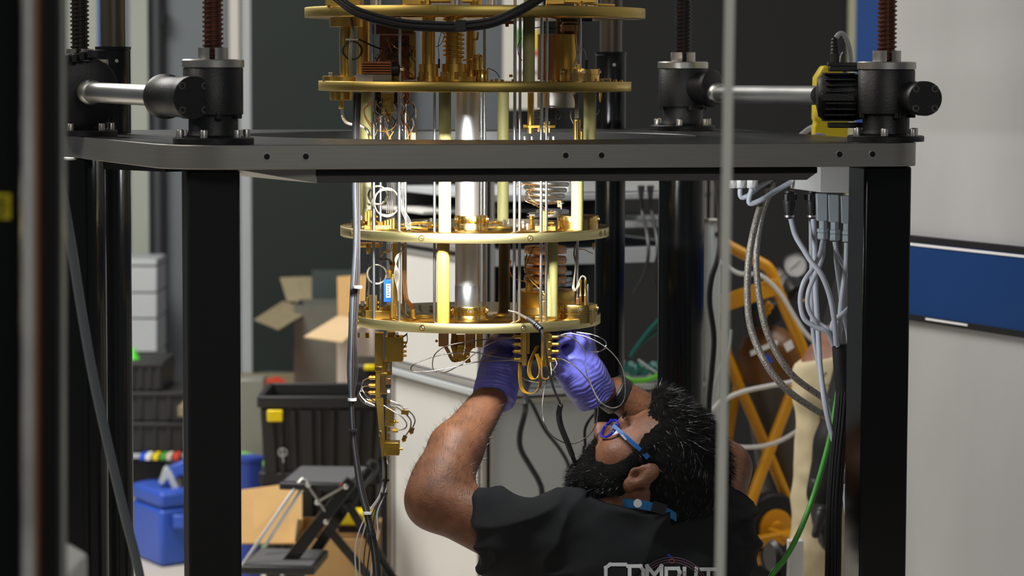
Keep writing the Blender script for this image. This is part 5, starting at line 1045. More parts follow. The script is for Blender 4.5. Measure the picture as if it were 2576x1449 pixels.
cable('black_cable', [(1503, 1030, 5.2), (1480, 1060, 5.2), (1471, 1085, 5.2), (1472, 1120, 5.2), (1468, 1150, 5.2), (1470, 1400, 5.2), (1475, 1700, 5.2), (1480, 2090, 5.2)], .003, 'rubber', 'thin dark wire rising behind the glasses of the technician')
# ------------------------------------------------------------------ boxes, crates and stool at the left rear
def pbox(x0, x1, y0, y1, D, depth, ang=0.0):
    """upright box seen between columns x0..x1 and rows y0 (top)..y1 (bottom)"""
    a, b = P(x0, y1, D), P(x1, y0, D); c = Vector(((a.x + b.x) / 2, D + depth / 2, (a.z + b.z) / 2)); return c, (b.x - a.x, depth, b.z - a.z)
def quad(name, pts, th, m, parent=None, D=None, **k):
    pp = [P(x, y, d) for x, y, d in pts]; n = (pp[1] - pp[0]).cross(pp[3] - pp[0]).normalized()
    return MB().prism(pp, n * th).build(name, m, parent, **k)
# bench
bt_ = P(740, 1003, 8.3).z
be = thing('low_bench', 'low grey bench carrying cartons behind the black tote', 'bench', (P(740, 1003, 8.4).x, 8.5, 0))
MB().box((P(740, 1003, 8.5).x, 8.55, bt_ - .015), (.62, .9, .03)).build('bench_top', 'card_dull', be, .002)
for sx in (-.28, .28):
    for sy in (-.38, .38): MB().box((P(740, 1003, 8.5).x + sx, 8.55 + sy, (bt_ - .03) / 2), (.035, .035, bt_ - .03)).build('bench_leg', 'profile', be)
MB().box((P(740, 1003, 8.5).x, 8.55, .20), (.55, .75, .015)).build('bench_shelf', 'grey_panel', be, .002)
def carton(name, label, x0, x1, y0, y1, D, depth, m, flaps, ang=0):
    c, d = pbox(x0, x1, y0, y1, D, depth); t = thing(name, label, 'carton', (c.x, c.y, c.z - d[2] / 2)); th = .005
    R_ = Matrix.Rotation(ang, 3, 'Z')
    for nm, off, dim in (('front', (0, -d[1] / 2, 0), (d[0], th, d[2])), ('back', (0, d[1] / 2, 0), (d[0], th, d[2])), ('side', (-d[0] / 2, 0, 0), (th, d[1], d[2])), ('side', (d[0] / 2, 0, 0), (th, d[1], d[2])), ('bottom', (0, 0, -d[2] / 2 + th), (d[0], d[1], th))):
        MB().box(c + R_ @ Vector(off), dim, R_).build(nm + '_panel', m, t)
    for nm, pts, fm in flaps: quad('flap', pts, .004, fm, t)
    return t
carton('carton', 'tall grey carton with open flaps before the dark green board', 742, 850, 768, 987, 8.45, .22, 'card_grey', [('l', [(640, 803, 8.3), (712, 757, 8.55), (782, 780, 8.5), (702, 828, 8.28)], 'card_dull'), ('b', [(722, 758, 8.68), (704, 698, 8.75), (760, 696, 8.75), (770, 758, 8.68)], 'card_dull'), ('b2', [(765, 756, 8.68), (760, 696, 8.72), (792, 696, 8.72), (790, 752, 8.68)], 'card_dull')])
gp = MB().box(*pbox(785, 893, 680, 972, 8.68, .015)).build('plastic_board', mat('dull_plastic', (.05, .065, .06), .35)); tag(gp, 'dull grey green plastic board leaning behind the cartons', 'board')
carton('carton', 'white carton with a bright cardboard flap opened to the left', 850, 940, 815, 1021, 8.12, .25, 'card_white', [('f', [(765, 846, 7.95), (848, 795, 8.15), (930, 800, 8.15), (862, 860, 7.93)], 'card_light'), ('u', [(850, 800, 8.16), (848, 696, 8.2), (926, 690, 8.2), (924, 800, 8.16)], 'card')])
fb = thing('flat_carton', 'flat carton with red tape lying behind the black tote', 'carton', P(790, 1005, 8.12)); MB().box(*pbox(712, 862, 985, 1019, 8.12, .16)).build('carton_body', 'card', fb, .002); MB().box(*pbox(804, 838, 984, 1019.5, 8.119, .16)).build('tape', 'red', fb); MB().box(*pbox(711, 745, 987, 1019, 8.118, .16)).build('white_label', 'card_white', fb)
quad('red_mat', [(610, 965, 8.35), (700, 947, 8.7), (760, 985, 8.3), (740, 992, 8.2)], .004, 'red')
tag(bpy.data.objects['red_mat'], 'dull red sheet lying on the low bench', 'sheet')
def tub(name, label, x0, x1, y0, y1, D, depth, m, group=None):
    c, d = pbox(x0, x1, y0, y1, D, depth); t = thing(name, label, 'tote', (c.x, c.y, c.z - d[2] / 2), group); th = .006; zt = c.z + d[2] / 2; zb = c.z - d[2] / 2; k = .93
    ro = [Vector((c.x + sx * d[0] / 2, c.y + sy * d[1] / 2, zt)) for sx, sy in ((-1, -1), (1, -1), (1, 1), (-1, 1))]; rb = [Vector((c.x + (p.x - c.x) * k, c.y + (p.y - c.y) * k, zb)) for p in ro]
    for i in range(4):
        a, b, e, f = rb[i], rb[(i + 1) % 4], ro[(i + 1) % 4], ro[i]; n = (b - a).cross(f - a).normalized()
        MB().prism([a, b, e, f], -n * th).build('wall_panel', m, t)
    MB().hexa(rb, [p + Z * th for p in rb]).build('bottom_panel', m, t)
    rim = MB(); e_ = .012
    for i in range(4): rim.bar(ro[i], ro[(i + 1) % 4], .016, .030)
    rim.build('rim', m, t, .003)
    for i in range(9):
        f = (i + .5) / 9; a = rb[0].lerp(rb[1], f); b = ro[0].lerp(ro[1], f); MB().bar(a - Y * .004, b - Y * .004 - Z * .02, .010 if i % 3 else .03, .010, up=Y).build('wall_rib', m, t)
    return t, c, d
t_, c_, d_ = tub('storage_tote', 'open black plastic tote with a yellow latch and round white mark', 655, 952, 1012, 1190, 7.05, .30, 'crate')
MB().box(P(692, 1046, 7.035), (.040, .012, .030)).build('latch', 'yellow_plastic', t_, .003, label='yellow latch'); MB().ring(P(711, 1138, 7.037), -Y, .012, .0096, .002, 24).build('round_mark', 'grey_panel', t_); MB().bar(P(711, 1142, 7.035), P(713, 1164, 7.035), .003, .003, up=Y).build('mark_tail', 'grey_panel', t_); MB().bar(P(706, 1128, 7.0345), P(717, 1146, 7.0345), .002, .0025, up=Y).build('mark_line', 'grey_panel', t_); MB().bar(P(706, 1146, 7.0345), P(711, 1130, 7.0345), .002, .0025, up=Y).build('mark_line', 'grey_panel', t_)
zt2 = c_.z - d_[2] / 2 - .003
t2, c2_, d2_ = tub('storage_tote', 'lower black tote carrying the tote with the yellow latch', 660, 948, 1204, 1490, 7.06, .28, 'crate')
dk = MB().box(*pbox(880, 990, 915, 1495, 7.55, .2)).build('dark_case', 'crate', None, .01); MB().box(P(930, 924, 7.54), (.03, .03, .014)).build('yellow_tab', 'yellow_plastic', dk, .003); tag(dk, 'dark equipment case standing behind the gold arm', 'case')
# cardboard carton on the floor
oc = thing('carton', 'large brown open carton on the floor behind the folding step', 'carton', P(780, 1449, 6.85))
quad('flap', [(606, 1366, 6.75), (606, 1232, 6.95), (760, 1212, 7.0), (760, 1366, 6.8)], .004, 'card', oc)
bz = 0
for nm, (x0, x1, y0, y1, D, dp), m in (('front', (742, 945, 1357, 1560, 6.80, .006), 'card'), ('back', (742, 945, 1303, 1520, 7.0, .006), 'card')):
    c, d = pbox(x0, x1, y0, y1, D, dp); lo = .006; hi = c.z + d[2] / 2; MB().box((c.x, c.y, (lo + hi) / 2), (d[0], dp, hi - lo)).build(nm + '_panel', m, oc)
for x in (742, 945):
    p, q = P(x, 1357, 6.80), P(x, 1303, 7.0); MB().hexa([(p.x, 6.8, .006), (p.x + .005, 6.8, .006), (p.x + .005, 7.0, .006), (p.x, 7.0, .006)], [(p.x, 6.8, p.z), (p.x + .005, 6.8, p.z), (p.x + .005, 7.0, q.z), (p.x, 7.0, q.z)]).build('side_panel', 'card', oc)
quad('flap', [(742, 1357, 6.78), (748, 1306, 6.80), (764, 1308, 6.86), (752, 1357, 6.84)], .004, 'card_light', oc)
MB().box((P(840, 1449, 6.9).x, 6.9, .004), (.19, .2, .006)).build('bottom_panel', 'card', oc)
yp = thing('yellow_case', 'yellow cased tool inside the open brown carton', 'case', P(890, 1330, 6.92)); MB().box(P(895, 1300, 6.92), (.095, .08, .035)).build('case_body', 'yellow_plastic', yp, .006); MB().box(P(895, 1325, 6.92), (.085, .07, .02)).build('case_base', 'black_plastic', yp, .003)
# blue cases
bc = thing('tool_case', 'bright blue plastic tool case on the beige floor at the left', 'case', P(420, 1400, 7.95))
cpt = [P(330, 1375, 8.15), P(405, 1400, 7.95), P(480, 1392, 8.02), P(410, 1370, 8.28)]
zb_ = 0.0; zt_ = P(405, 1240, 7.95).z
cb = [Vector((p.x, p.y, zb_)) for p in cpt]; MB().hexa([p + Z * .002 for p in cb], [Vector((p.x, p.y, zt_ - .05)) for p in cpt]).build('case_body', 'blue_plastic', bc, .012); MB().hexa([Vector((p.x, p.y, zt_ - .048)) for p in cpt], [Vector((p.x, p.y, zt_)) for p in cpt]).build('case_lid', 'blue_plastic', bc, .012)
MB().box(P(450, 1312, 7.97), (.035, .014, .040)).build('latch', 'blue_plastic', bc, .004)
gr_ = thing('power_tool', 'blue and grey power tool resting on the blue tool case', 'tool', P(440, 1240, 8.05))
MB().prism([P(412, 1215, 8.05), P(425, 1175, 8.05), P(465, 1158, 8.05), P(470, 1200, 8.05), P(450, 1195, 8.05), P(430, 1225, 8.05)], (0, .05, 0)).build('tool_body', 'blue_plastic', gr_, .004); MB().prism([P(398, 1215, 8.045), P(412, 1175, 8.045), P(430, 1185, 8.045), P(450, 1235, 8.045), P(470, 1248, 8.045), P(440, 1250, 8.045), P(422, 1205, 8.045), P(408, 1222, 8.045)], (0, .05, 0)).build('tool_grip', 'grey_panel', gr_, .003)
MB().prism([P(414, 1240, 8.03), P(418, 1236, 8.03), P(462, 1256, 8.03), P(460, 1262, 8.03)], (0, .03, 0)).build('yellow_rail', 'yellow_plastic', gr_)
bbn = thing('blue_bin', 'dark blue bin left of the black tote', 'bin', P(620, 1225, 7.6)); c, d = pbox(585, 655, 1158, 1330, 7.5, .14); MB().lathe((c.x, c.y, .0), Z, [(d[0] * .42, 0), (d[0] * .5, c.z + d[2] / 2 - .012), (d[0] * .54, c.z + d[2] / 2 - .010), (d[0] * .54, c.z + d[2] / 2), (d[0] * .3, c.z + d[2] / 2 + .004)], 28).build('bin_body', 'blue_dark', bbn); 
gn = MB().prism([P(605, 1140, 7.9), P(640, 1150, 7.9), P(665, 1165, 7.9), P(665, 1440, 7.9), P(605, 1440, 7.9)], (0, .05, 0)).build('green_folder', mat('lime', (.20, .55, .12), .5)); tag(gn, 'light green folder edge behind the dark blue bin', 'folder')
cb2 = MB().box(*pbox(600, 662, 955, 1160, 8.0, .12)).build('clear_bin', mat('frosted_plastic', (.20, .20, .17), .4), None, .004); tag(cb2, 'frosted plastic bin standing left of the tote', 'bin')
# black crates behind the front left post
for i, (y0, y1, x1, lab) in enumerate(((912, 985, 410, 'small black crate on top of the left crate stack'), (985, 1062, 480, 'middle black crate of the left crate stack'), (1062, 1138, 480, 'bottom black crate of the left crate stack'))):
    c, d = pbox(300, x1, y0, y1 - 2, 8.25, .28); t = thing('crate', lab, 'crate', (c.x, c.y, c.z - d[2] / 2), 'black crates stacked at the left')
    MB().box(c, d).build('crate_body', 'crate', t, .004)
    for k in range(5): MB().box((c.x - d[0] / 2 + d[0] * (k + .5) / 5, c.y - d[1] / 2 - .003, c.z), (.012, .008, d[2] * .8)).build('crate_rib', 'crate', t, .002)
    MB().box((c.x, c.y - d[1] / 2 - .004, c.z + d[2] * .42), (d[0] * 1.01, .012, .012)).build('crate_rim', 'crate', t, .002)
ts = thing('low_shelf', 'low dark shelf carrying the left crate stack', 'shelf', (P(400, 1150, 8.4).x, 8.4, 0)); zs = P(400, 1139, 8.25).z
MB().box((P(390, 1150, 8.4).x, 8.4, zs - .008), (.26, .34, .012)).build('shelf_board', 'grey_panel', ts)
for sx in (-.11, .11):
    for sy in (-.15, .15): MB().box((P(390, 1150, 8.4).x + sx, 8.4 + sy, (zs - .014) / 2), (.02, .02, zs - .014)).build('shelf_leg', 'black_matt', ts)
for i, (x, m, lab) in enumerate(((362, 'blue_label', 'blue'), (376, 'white', 'white'), (395, 'yellow_plastic', 'yellow'), (413, 'green', 'green'), (428, 'card_white', 'cream'), (446, 'red', 'red'))):
    o = MB().box(P(x, 1147, 8.2), (.016, .08, .016)).build('marker_box', m, None, .002); tag(o, lab + ' small box in the row under the black crates', 'box', 'small coloured boxes in a row')
bb2 = MB().box(*pbox(325, 412, 1160, 1222, 8.32, .1)).build('black_box', 'crate', None, .004); tag(bb2, 'plain black box behind the blue tool case', 'box')
pr_ = thing('pale_drawers', 'pale stack of plastic drawers against the blue grey wall', 'drawers', P(350, 870, 9.2)); 
zd0 = P(360, 900, 9.2).z
for i, (y0, y1) in enumerate(((652, 668), (672, 735), (739, 800), (804, 885))):
    c, d = pbox(296, 394, y0, y1, 9.2, .25); MB().box(c, d).build('drawer', 'grey_panel', pr_, .003)
c, d = pbox(296, 394, 889, 1660, 9.2, .25); MB().box((c.x, c.y, (c.z + d[2] / 2) / 2), (d[0], d[1], c.z + d[2] / 2)).build('drawer_base', 'grey_panel', pr_, .003)
cn = MB().lathe(P(333, 915, 8.35), Z, [(.03, 0), (.026, .01), (.005, .05)], 20).build('green_cone', mat('neon_green', (.10, .75, .05), .4)); tag(cn, 'small neon green cone on the left crate stack', 'cone')
# ------------------------------------------------------------------ folding step stool
SD = 6.45; ss = thing('step_stool', 'black folding two step stool with grey grip treads', 'step stool', P(800, 1449, SD))
def slab(name, pts, th, m, **k):
    pp = [P(*q) for q in pts]; return MB().hexa([p - Z * th for p in pp], pp).build(name, m, ss, **k)
u4 = [(702, 1213, SD), (880, 1218, SD), (935, 1173, SD + .27), (752, 1171, SD + .27)]
z1s = P(*u4[0]).z
def lev(q, z): # slide a pixel ray to height z
    d = P(q[0], q[1], 1.0) - CAM; return CAM + d * ((z - CAM.z) / d.z)
tp_ = [lev(q, z1s) for q in u4]; MB().hexa([p - Z * .018 for p in tp_], [p - Z * .001 for p in tp_]).build('upper_step', 'black_plastic', ss, .003); ins = [tp_[0].lerp(tp_[2], .05), tp_[1].lerp(tp_[3], .05), tp_[2].lerp(tp_[0], .05), tp_[3].lerp(tp_[1], .05)]; MB().hexa([p - Z * .001 for p in ins], [p + Z * .001 for p in ins]).build('grip_tread', 'step_top', ss, label='grey grip tread')
l4 = [(600, 1423, SD - .10), (790, 1426, SD - .10), (826, 1382, SD + .1), (652, 1378, SD + .1)]; z2s = P(*l4[0]).z
tp2 = [lev(q, z2s) for q in l4]; MB().hexa([p - Z * .02 for p in tp2], [p - Z * .001 for p in tp2]).build('lower_step', 'black_plastic', ss, .003); ins = [tp2[0].lerp(tp2[2], .05), tp2[1].lerp(tp2[3], .05), tp2[2].lerp(tp2[0], .05), tp2[3].lerp(tp2[1], .05)]; MB().hexa([p - Z * .001 for p in ins], [p + Z * .001 for p in ins]).build('grip_tread', 'step_top', ss, label='grey grip tread')
def leg(a, b, w_, d=SD): 
    p, q = P(a[0], a[1], d), P(b[0], b[1], d); 
    f = (0.004 - p.z) / (q.z - p.z); q = p + (q - p) * f
    return MB().bar(p, q, .016, w_, up=(q - p).cross(Y).normalized()).build('leg', 'black_gloss', ss, .003)
dl = SD - .02
leg((885, 1208), (700, 1449), .030, dl); leg((935, 1180), (770, 1420), .026, SD + .14); leg((822, 1325), (925, 1449), .020, dl + .02); leg((872, 1262), (950, 1390), .020, SD + .13)
MB().tube([P(770, 1208, SD), P(745, 1225, SD), P(608, 1425, SD - .08)], .0045, 8, 5).build('brace_rod', 'chrome', ss); MB().tube([P(772, 1222, SD + .12), P(755, 1238, SD + .12), P(664, 1378, SD + .05)], .0045, 8, 5).build('brace_rod', 'chrome', ss)
MB().bar(P(776, 1222, dl), P(818, 1285, dl), .004, .018, up=Y).build('hinge_plate', 'steel_rough', ss); MB().bar(P(800, 1262, dl - .004), P(868, 1222, dl - .004), .004, .014, up=Y).build('hinge_plate', 'steel_rough', ss); MB().tube([P(923, 1172, SD + .1), P(935, 1160, SD + .12), P(948, 1180, SD + .12), P(900, 1240, SD + .1)], .005, 8).build('handle_bow', 'black_plastic', ss)
for (x, y) in ((870, 1224), (820, 1313), (798, 1264), (775, 1219), (710, 1442)): MB().lathe(P(x, y, dl - .010), -Y, [(.0065, 0), (.006, .003), (.003, .005)], 14).build('rivet', 'steel', ss)
MB().box(P(861, 1219, dl - .006), (.010, .004, .006)).build('red_tab', 'red', ss)
# ------------------------------------------------------------------ signed-distance sculpting
from mathutils import noise as mnoise
class SDF:
    def __init__(s, lo, hi, h):
        s.lo = np.array(lo, float); s.h = h; s.n = np.ceil((np.array(hi) - s.lo) / h).astype(int) + 1
        s.F = np.full(s.n, 0.08, np.float32); s.rs = 1.0
    def region(s, lo, hi):
        a = np.maximum(np.floor((np.array(lo) - s.lo) / s.h).astype(int), 0); b = np.minimum(np.ceil((np.array(hi) - s.lo) / s.h).astype(int) + 1, s.n)
        if np.any(b <= a): return None, None
        ax = [s.lo[i] + s.h * np.arange(a[i], b[i]) for i in range(3)]
        G = np.stack(np.meshgrid(*ax, indexing='ij'), -1).astype(np.float32)
        return (slice(a[0], b[0]), slice(a[1], b[1]), slice(a[2], b[2])), G
    def put(s, fn, lo, hi, k, mode='add'):
        m = 0.03 + k; sl, G = s.region(np.array(lo) - m, np.array(hi) + m)
        if sl is None: return
        d = fn(G); f = s.F[sl]
        if mode == 'add':
            hh = np.maximum(k - np.abs(f - d), 0) / k; s.F[sl] = np.minimum(f, d) - hh * hh * k * .25
        elif mode == 'sub':
            d = -d; hh = np.maximum(k - np.abs(f - d), 0) / k; s.F[sl] = np.maximum(f, d) + hh * hh * k * .25
    def cone(s, a, b, ra, rb, k=.012, mode='add', flat=None):
        ra, rb = ra * s.rs, rb * s.rs
        a, b = np.array(a, np.float32), np.array(b, np.float32); ba = b - a; L2 = float(ba @ ba) + 1e-12
        def fn(G):
            t = np.clip(((G - a) @ ba) / L2, 0, 1); q = G - a - t[..., None] * ba
            if flat is not None:
                ax, sc = np.array(flat[0], np.float32), flat[1]; q = q + ((q @ ax) * (1 / sc - 1))[..., None] * ax
            return np.sqrt((q * q).sum(-1)) - (ra + (rb - ra) * t)
        R = max(ra, rb); s.put(fn, np.minimum(a, b) - R, np.maximum(a, b) + R, k, mode)
    def ell(s, c, r, k=.012, R=None, mode='add'):
        c = np.array(c, np.float32); r = np.array(r, np.float32); Rm = np.array(R, np.float32) if R is not None else np.eye(3, dtype=np.float32)
        def fn(G):
            q = (G - c) @ Rm; k0 = np.sqrt(((q / r) ** 2).sum(-1)) + 1e-6; k1 = np.sqrt(((q / (r * r)) ** 2).sum(-1)) + 1e-6
            return k0 * (k0 - 1) / k1
        m = float(r.max()); s.put(fn, c - m, c + m, k, mode)
    def plane(s, p, n):
        """cut away the side the normal points to"""
        p = np.array(p, np.float32); n = np.array(n, np.float32); n = n / np.linalg.norm(n)
        ax = [s.lo[i] + s.h * np.arange(s.n[i]) for i in range(3)]
        d = ((ax[0] - p[0]) * n[0])[:, None, None] + ((ax[1] - p[1]) * n[1])[None, :, None] + ((ax[2] - p[2]) * n[2])[None, None, :]
        s.F = np.maximum(s.F, d.astype(np.float32))
    def mesh(s, name, smooth=2):
        F = s.F; F = np.pad(F, 1, constant_values=.05); lo = s.lo - s.h; I = F < 0; n = np.array(F.shape)
        c = [I[i:n[0] - 1 + i, j:n[1] - 1 + j, k:n[2] - 1 + k] for i in (0, 1) for j in (0, 1) for k in (0, 1)]
        cnt = sum(x.astype(np.int8) for x in c); act = (cnt > 0) & (cnt < 8); idx = np.argwhere(act); vid = -np.ones(act.shape, np.int64); vid[act] = np.arange(len(idx))
        acc = np.zeros((len(idx), 3)); w_ = np.zeros(len(idx)); cor = [(i, j, k) for i in (0, 1) for j in (0, 1) for k in (0, 1)]
        for a in range(8):
            for b in range(a + 1, 8):
                da = np.array(cor[b]) - np.array(cor[a])
                if abs(da).sum() != 1: continue
                fa = F[tuple((idx + cor[a]).T)]; fb = F[tuple((idx + cor[b]).T)]; m = (fa < 0) != (fb < 0); t = np.where(m, fa / np.where(m, fa - fb, 1), 0)
                acc += np.where(m[:, None], np.array(cor[a]) + t[:, None] * da, 0); w_ += m
        V = lo + (idx + acc / w_[:, None]) * s.h; faces = []
        for ax in range(3):
            o1, o2 = [(1, 2), (2, 0), (0, 1)][ax]; sh = [slice(None)] * 3; sh2 = [slice(None)] * 3; sh[ax] = slice(0, n[ax] - 1); sh2[ax] = slice(1, n[ax])
            A, B = I[tuple(sh)], I[tuple(sh2)]; e = np.argwhere(A != B); ok = (e[:, o1] > 0) & (e[:, o2] > 0) & (e[:, o1] < n[o1] - 1) & (e[:, o2] < n[o2] - 1); e = e[ok]
            if not len(e): continue
            u = np.zeros(3, int); u[o1] = 1; v = np.zeros(3, int); v[o2] = 1
            q = np.stack([vid[tuple((e - u - v).T)], vid[tuple((e - v).T)], vid[tuple(e.T)], vid[tuple((e - u).T)]], 1); flip = ~A[tuple(e.T)]; q[flip] = q[flip][:, ::-1]; faces.append(q)
        Q = np.concatenate(faces); Q = Q[(Q >= 0).all(1)]
        for _ in range(smooth):
            S_ = np.zeros_like(V); N_ = np.zeros(len(V))
            for a, b in ((0, 1), (1, 2), (2, 3), (3, 0)):
                np.add.at(S_, Q[:, a], V[Q[:, b]]); np.add.at(S_, Q[:, b], V[Q[:, a]]); np.add.at(N_, Q[:, a], 1); np.add.at(N_, Q[:, b], 1)
            V = V * .5 + .5 * S_ / N_[:, None]
        me = bpy.data.meshes.new(name); me.from_pydata(V.tolist(), [], Q.tolist()); shade(me, 180); return me
def normals_of(me):
    a = np.zeros(len(me.vertices) * 3, np.float32); me.vertices.foreach_get('normal', a); v = np.zeros(len(me.vertices) * 3, np.float32); me.vertices.foreach_get('co', v); return v.reshape(-1, 3), a.reshape(-1, 3)
def displace(me, fn):
    v, n = normals_of(me); d = np.array([fn(Vector(p)) for p in v], np.float32); v = v + n * d[:, None]; me.vertices.foreach_set('co', v.ravel()); me.update()
def strands(name, roots, dirs, lens, wd, m, parent, curl=.25, seg=3, gravity=None):
    vs = []; fs = []
    for p, d, L in zip(roots, dirs, lens):
        d = Vector(d).normalized(); side = d.cross(Vector((random.gauss(0, 1), random.gauss(0, 1), random.gauss(0, 1)))).normalized(); b = len(vs); q = Vector(p); dd = d + side * random.uniform(-.2, .2)
        for k in range(seg + 1):
            ww = wd * (1 - k / (seg + .15)); vs += [q + side * ww, q - side * ww]; dd = (dd + Vector((random.gauss(0, curl), random.gauss(0, curl), random.gauss(0, curl))) * .5 + (gravity * .12 if gravity else Vector())).normalized(); q = q + dd * (L / seg)
        for k in range(seg): fs.append((b + 2 * k, b + 2 * k + 1, b + 2 * k + 3, b + 2 * k + 2))
    me = bpy.data.meshes.new(name); me.from_pydata([tuple(v) for v in vs], [], fs); shade(me, 180); o = link(me, name, m, parent); o['kind'] = 'stuff'; return o

# ------------------------------------------------------------------ the technician
hf2 = Vector((math.cos(math.radians(134)), 0, math.sin(math.radians(134)))); psi = math.radians(19); HK = .93
HX = (hf2 * math.cos(psi) + Y * math.sin(psi)).normalized(); HY = (-Y * math.cos(psi) + hf2 * math.sin(psi)).normalized(); HZ = HX.cross(HY).normalized()
HO = P(1606, 1186, 4.27) - HY * .078 * HK
def H(x, y, z): return HO + (HX * x + HY * y + HZ * z) * HK
HR = np.array([list(HX), list(HY), list(HZ)]).T / HK   # columns are the head axes
man = thing('person', 'bearded person in black shirt and violet gloves reaching up under the gold plate', 'person', (P(1570, 1449, 4.33).x, 4.38, 0))
shL, shR = P(1312, 1358, 4.27), P(1792, 1352, 4.42); nb = P(1625, 1345, 4.36)
elL, miL, wrL = P(1096, 1258, 4.30), P(1146, 1130, 4.36), P(1246, 985, 4.46)
elR, wrR = P(1822, 1178, 4.56), P(1552, 990, 4.50)
B = SDF((-.22, 3.95, .08), (.45, 4.95, 1.02), .0034)
def head_sdf(s, k=.014, g=0.0):
    e = lambda c, r, kk=k: s.ell(H(*c), [q + g for q in r], kk, HR)
    e((-.012, 0, .050), (.100, .077, .088)); e((.036, 0, -.008), (.062, .064, .078))
    for y in (-1, 1):
        s.cone(H(.0, y * .054, -.030), H(.055, y * .018, -.076), .022 + g, .018 + g, k); s.ell(H(.054, y * .038, -.010), [.028 + g] * 3, k, HR)
    s.cone(H(.060, -.014, -.074), H(.060, .014, -.074), .020 + g, .020 + g, k); e((.068, 0, -.044), (.034, .036, .028))
B.rs = HK; head_sdf(B)
for y in (-1, 1):
    B.ell(H(.104, y * .034, .014), (.016, .017, .012), .012, HR, 'sub'); B.ell(H(.103, y * .011, -.012), (.011, .009, .008), .006, HR)
B.cone(H(.086, -.036, .036), H(.086, .036, .036), .012, .012, .012)
B.cone(H(.094, 0, .024), H(.114, 0, -.003), .008, .0115, .008); B.ell(H(.116, 0, -.005), (.011, .012, .010), .006, HR)
B.ell(H(.100, 0, -.040), (.007, .022, .006), .004, HR); B.ell(H(.096, 0, -.050), (.007, .020, .006), .004, HR)
# ears
for y in (-1, 1):
    Rt = HR @ np.array([[math.cos(.30), 0, -math.sin(.30)], [0, 1, 0], [math.sin(.30), 0, math.cos(.30)]])
    B.ell(H(-.012, y * .083, .002), (.0185, .0080, .031), .005, Rt); B.ell(H(-.006, y * .081, -.027), (.011, .007, .011), .006, HR)
    B.ell(H(-.009, y * .0925, .004), (.0105, .0065, .019), .004, Rt, 'sub'); B.ell(H(-.003, y * .090, -.006), (.008, .010, .010), .004, Rt, 'sub')
    B.cone(H(-.014, y * .088, .014), H(-.016, y * .0885, -.008), .0035, .003, .004); B.ell(H(.006, y * .083, -.006), (.005, .007, .008), .004, HR)
# neck, trunk, arms
B.rs = 1.0
B.cone(H(-.035, 0, -.055), nb, .058, .054, .03); B.cone(shL, nb, .046, .054, .03); B.cone(shR, nb, .046, .054, .03)
tl, tr2 = P(1490, 1470, 4.32), P(1670, 1470, 4.38); pv = Vector((P(1580, 1449, 4.35).x, 4.36, .24))
B.cone(tl, pv - X * .06, .115, .11, .04); B.cone(tr2, pv + X * .06, .115, .11, .04); B.cone(nb, (tl + tr2) / 2, .08, .12, .04)
B.cone(shL, elL, .051, .044, .03); B.cone(elL, miL, .0455, .0405, .02); B.cone(miL, wrL, .0405, .0255, .02); B.ell(elL.lerp(miL, .35), (.046, .046, .052), .02)
B.cone(shR, elR, .050, .042, .03); B.cone(elR, elR.lerp(wrR, .4), .042, .040, .02); B.cone(elR.lerp(wrR, .4), wrR, .040, .027, .02)
# kneeling legs below the frame
kn = [Vector((pv.x + sx * .13, pv.y + .40, .09)) for sx in (-1, 1)]
for i, sx in enumerate((-1, 1)):
    B.cone(pv + X * sx * .09 - Z * .03, kn[i], .085, .062, .03)
body = link(B.mesh('body', 3), 'body', 'skin', man, label='dark brown skin of head and arms')
# eyes
for y in (-1, 1): MB().ball(H(.079, y * .033, .014), .0107, 14).build('eyeball', 'white', body); MB().ball(H(.0868, y * .033, .015), .0055, 10).build('iris', 'ink', body)
# gloves
def hand(name, wr, palm_c, palm_r, palm_R, kn, fingers, thumb, cuff_dir, label, kn_r=.012):
    pts = [wr, palm_c] + kn + [f[-1] for f in fingers]; lo = [min(p[i] for p in pts) - .06 for i in range(3)]; hi = [max(p[i] for p in pts) + .06 for i in range(3)]
    G_ = SDF(lo, hi, .0018); d = (palm_c - wr).normalized()
    G_.cone(wr - d * .035, wr, .0345, .031, .01); G_.cone(wr, wr.lerp(palm_c, .6), .030, .033, .02); G_.ell(palm_c, palm_r, .02, palm_R)
    for a, b in zip(kn[:-1], kn[1:]): G_.cone(a, b, kn_r, kn_r, .012)
    for a in kn: G_.cone(palm_c, a, .024, kn_r, .014)
    for f in fingers:
        for j in range(len(f) - 1): G_.cone(f[j], f[j + 1], .0098 - .0006 * j, .0092 - .0006 * j, .0035 if j else .006)
    for j in range(len(thumb) - 1): G_.cone(thumb[j], thumb[j + 1], (.019, .0125, .0105)[j], (.0128, .0108, .0095)[j], .008)
    G_.plane(wr - d * .022, -d)
    me = G_.mesh(name, 2)
    def wr_fn(p):
        t = (p - wr).dot(d); f = max(0, min(1, 1 - (t + .02) / .10)); q = p * 26
        return .0007 * f * math.sin(t * 900 + 9 * mnoise.noise(p * 34)) + .0012 * mnoise.noise(q) + .0007 * mnoise.noise(q * 2.7)
    displace(me, wr_fn); return link(me, name, 'nitrile', man, label=label)
def frm(a, b):   # rotation with third axis along a->b and second toward the camera
    w_ = (b - a).normalized(); u = Y.cross(w_).normalized(); v = w_.cross(u); return np.array([list(u), list(v), list(w_)]).T
wL = P(1248, 978, 4.465); pL = P(1263, 915, 4.50); kL = [P(1243, 872, 4.50), P(1256, 864, 4.515), P(1272, 862, 4.525), P(1286, 868, 4.535)]
fL = [[kL[0], P(1262, 852, 4.49), P(1292, 858, 4.475), P(1306, 868, 4.47)], [kL[1], P(1272, 848, 4.505), P(1300, 858, 4.49), P(1310, 872, 4.485)], [kL[2], P(1286, 852, 4.52), P(1306, 866, 4.505), P(1312, 884, 4.50)], [kL[3], P(1298, 862, 4.535), P(1310, 880, 4.52), P(1314, 896, 4.51)]]
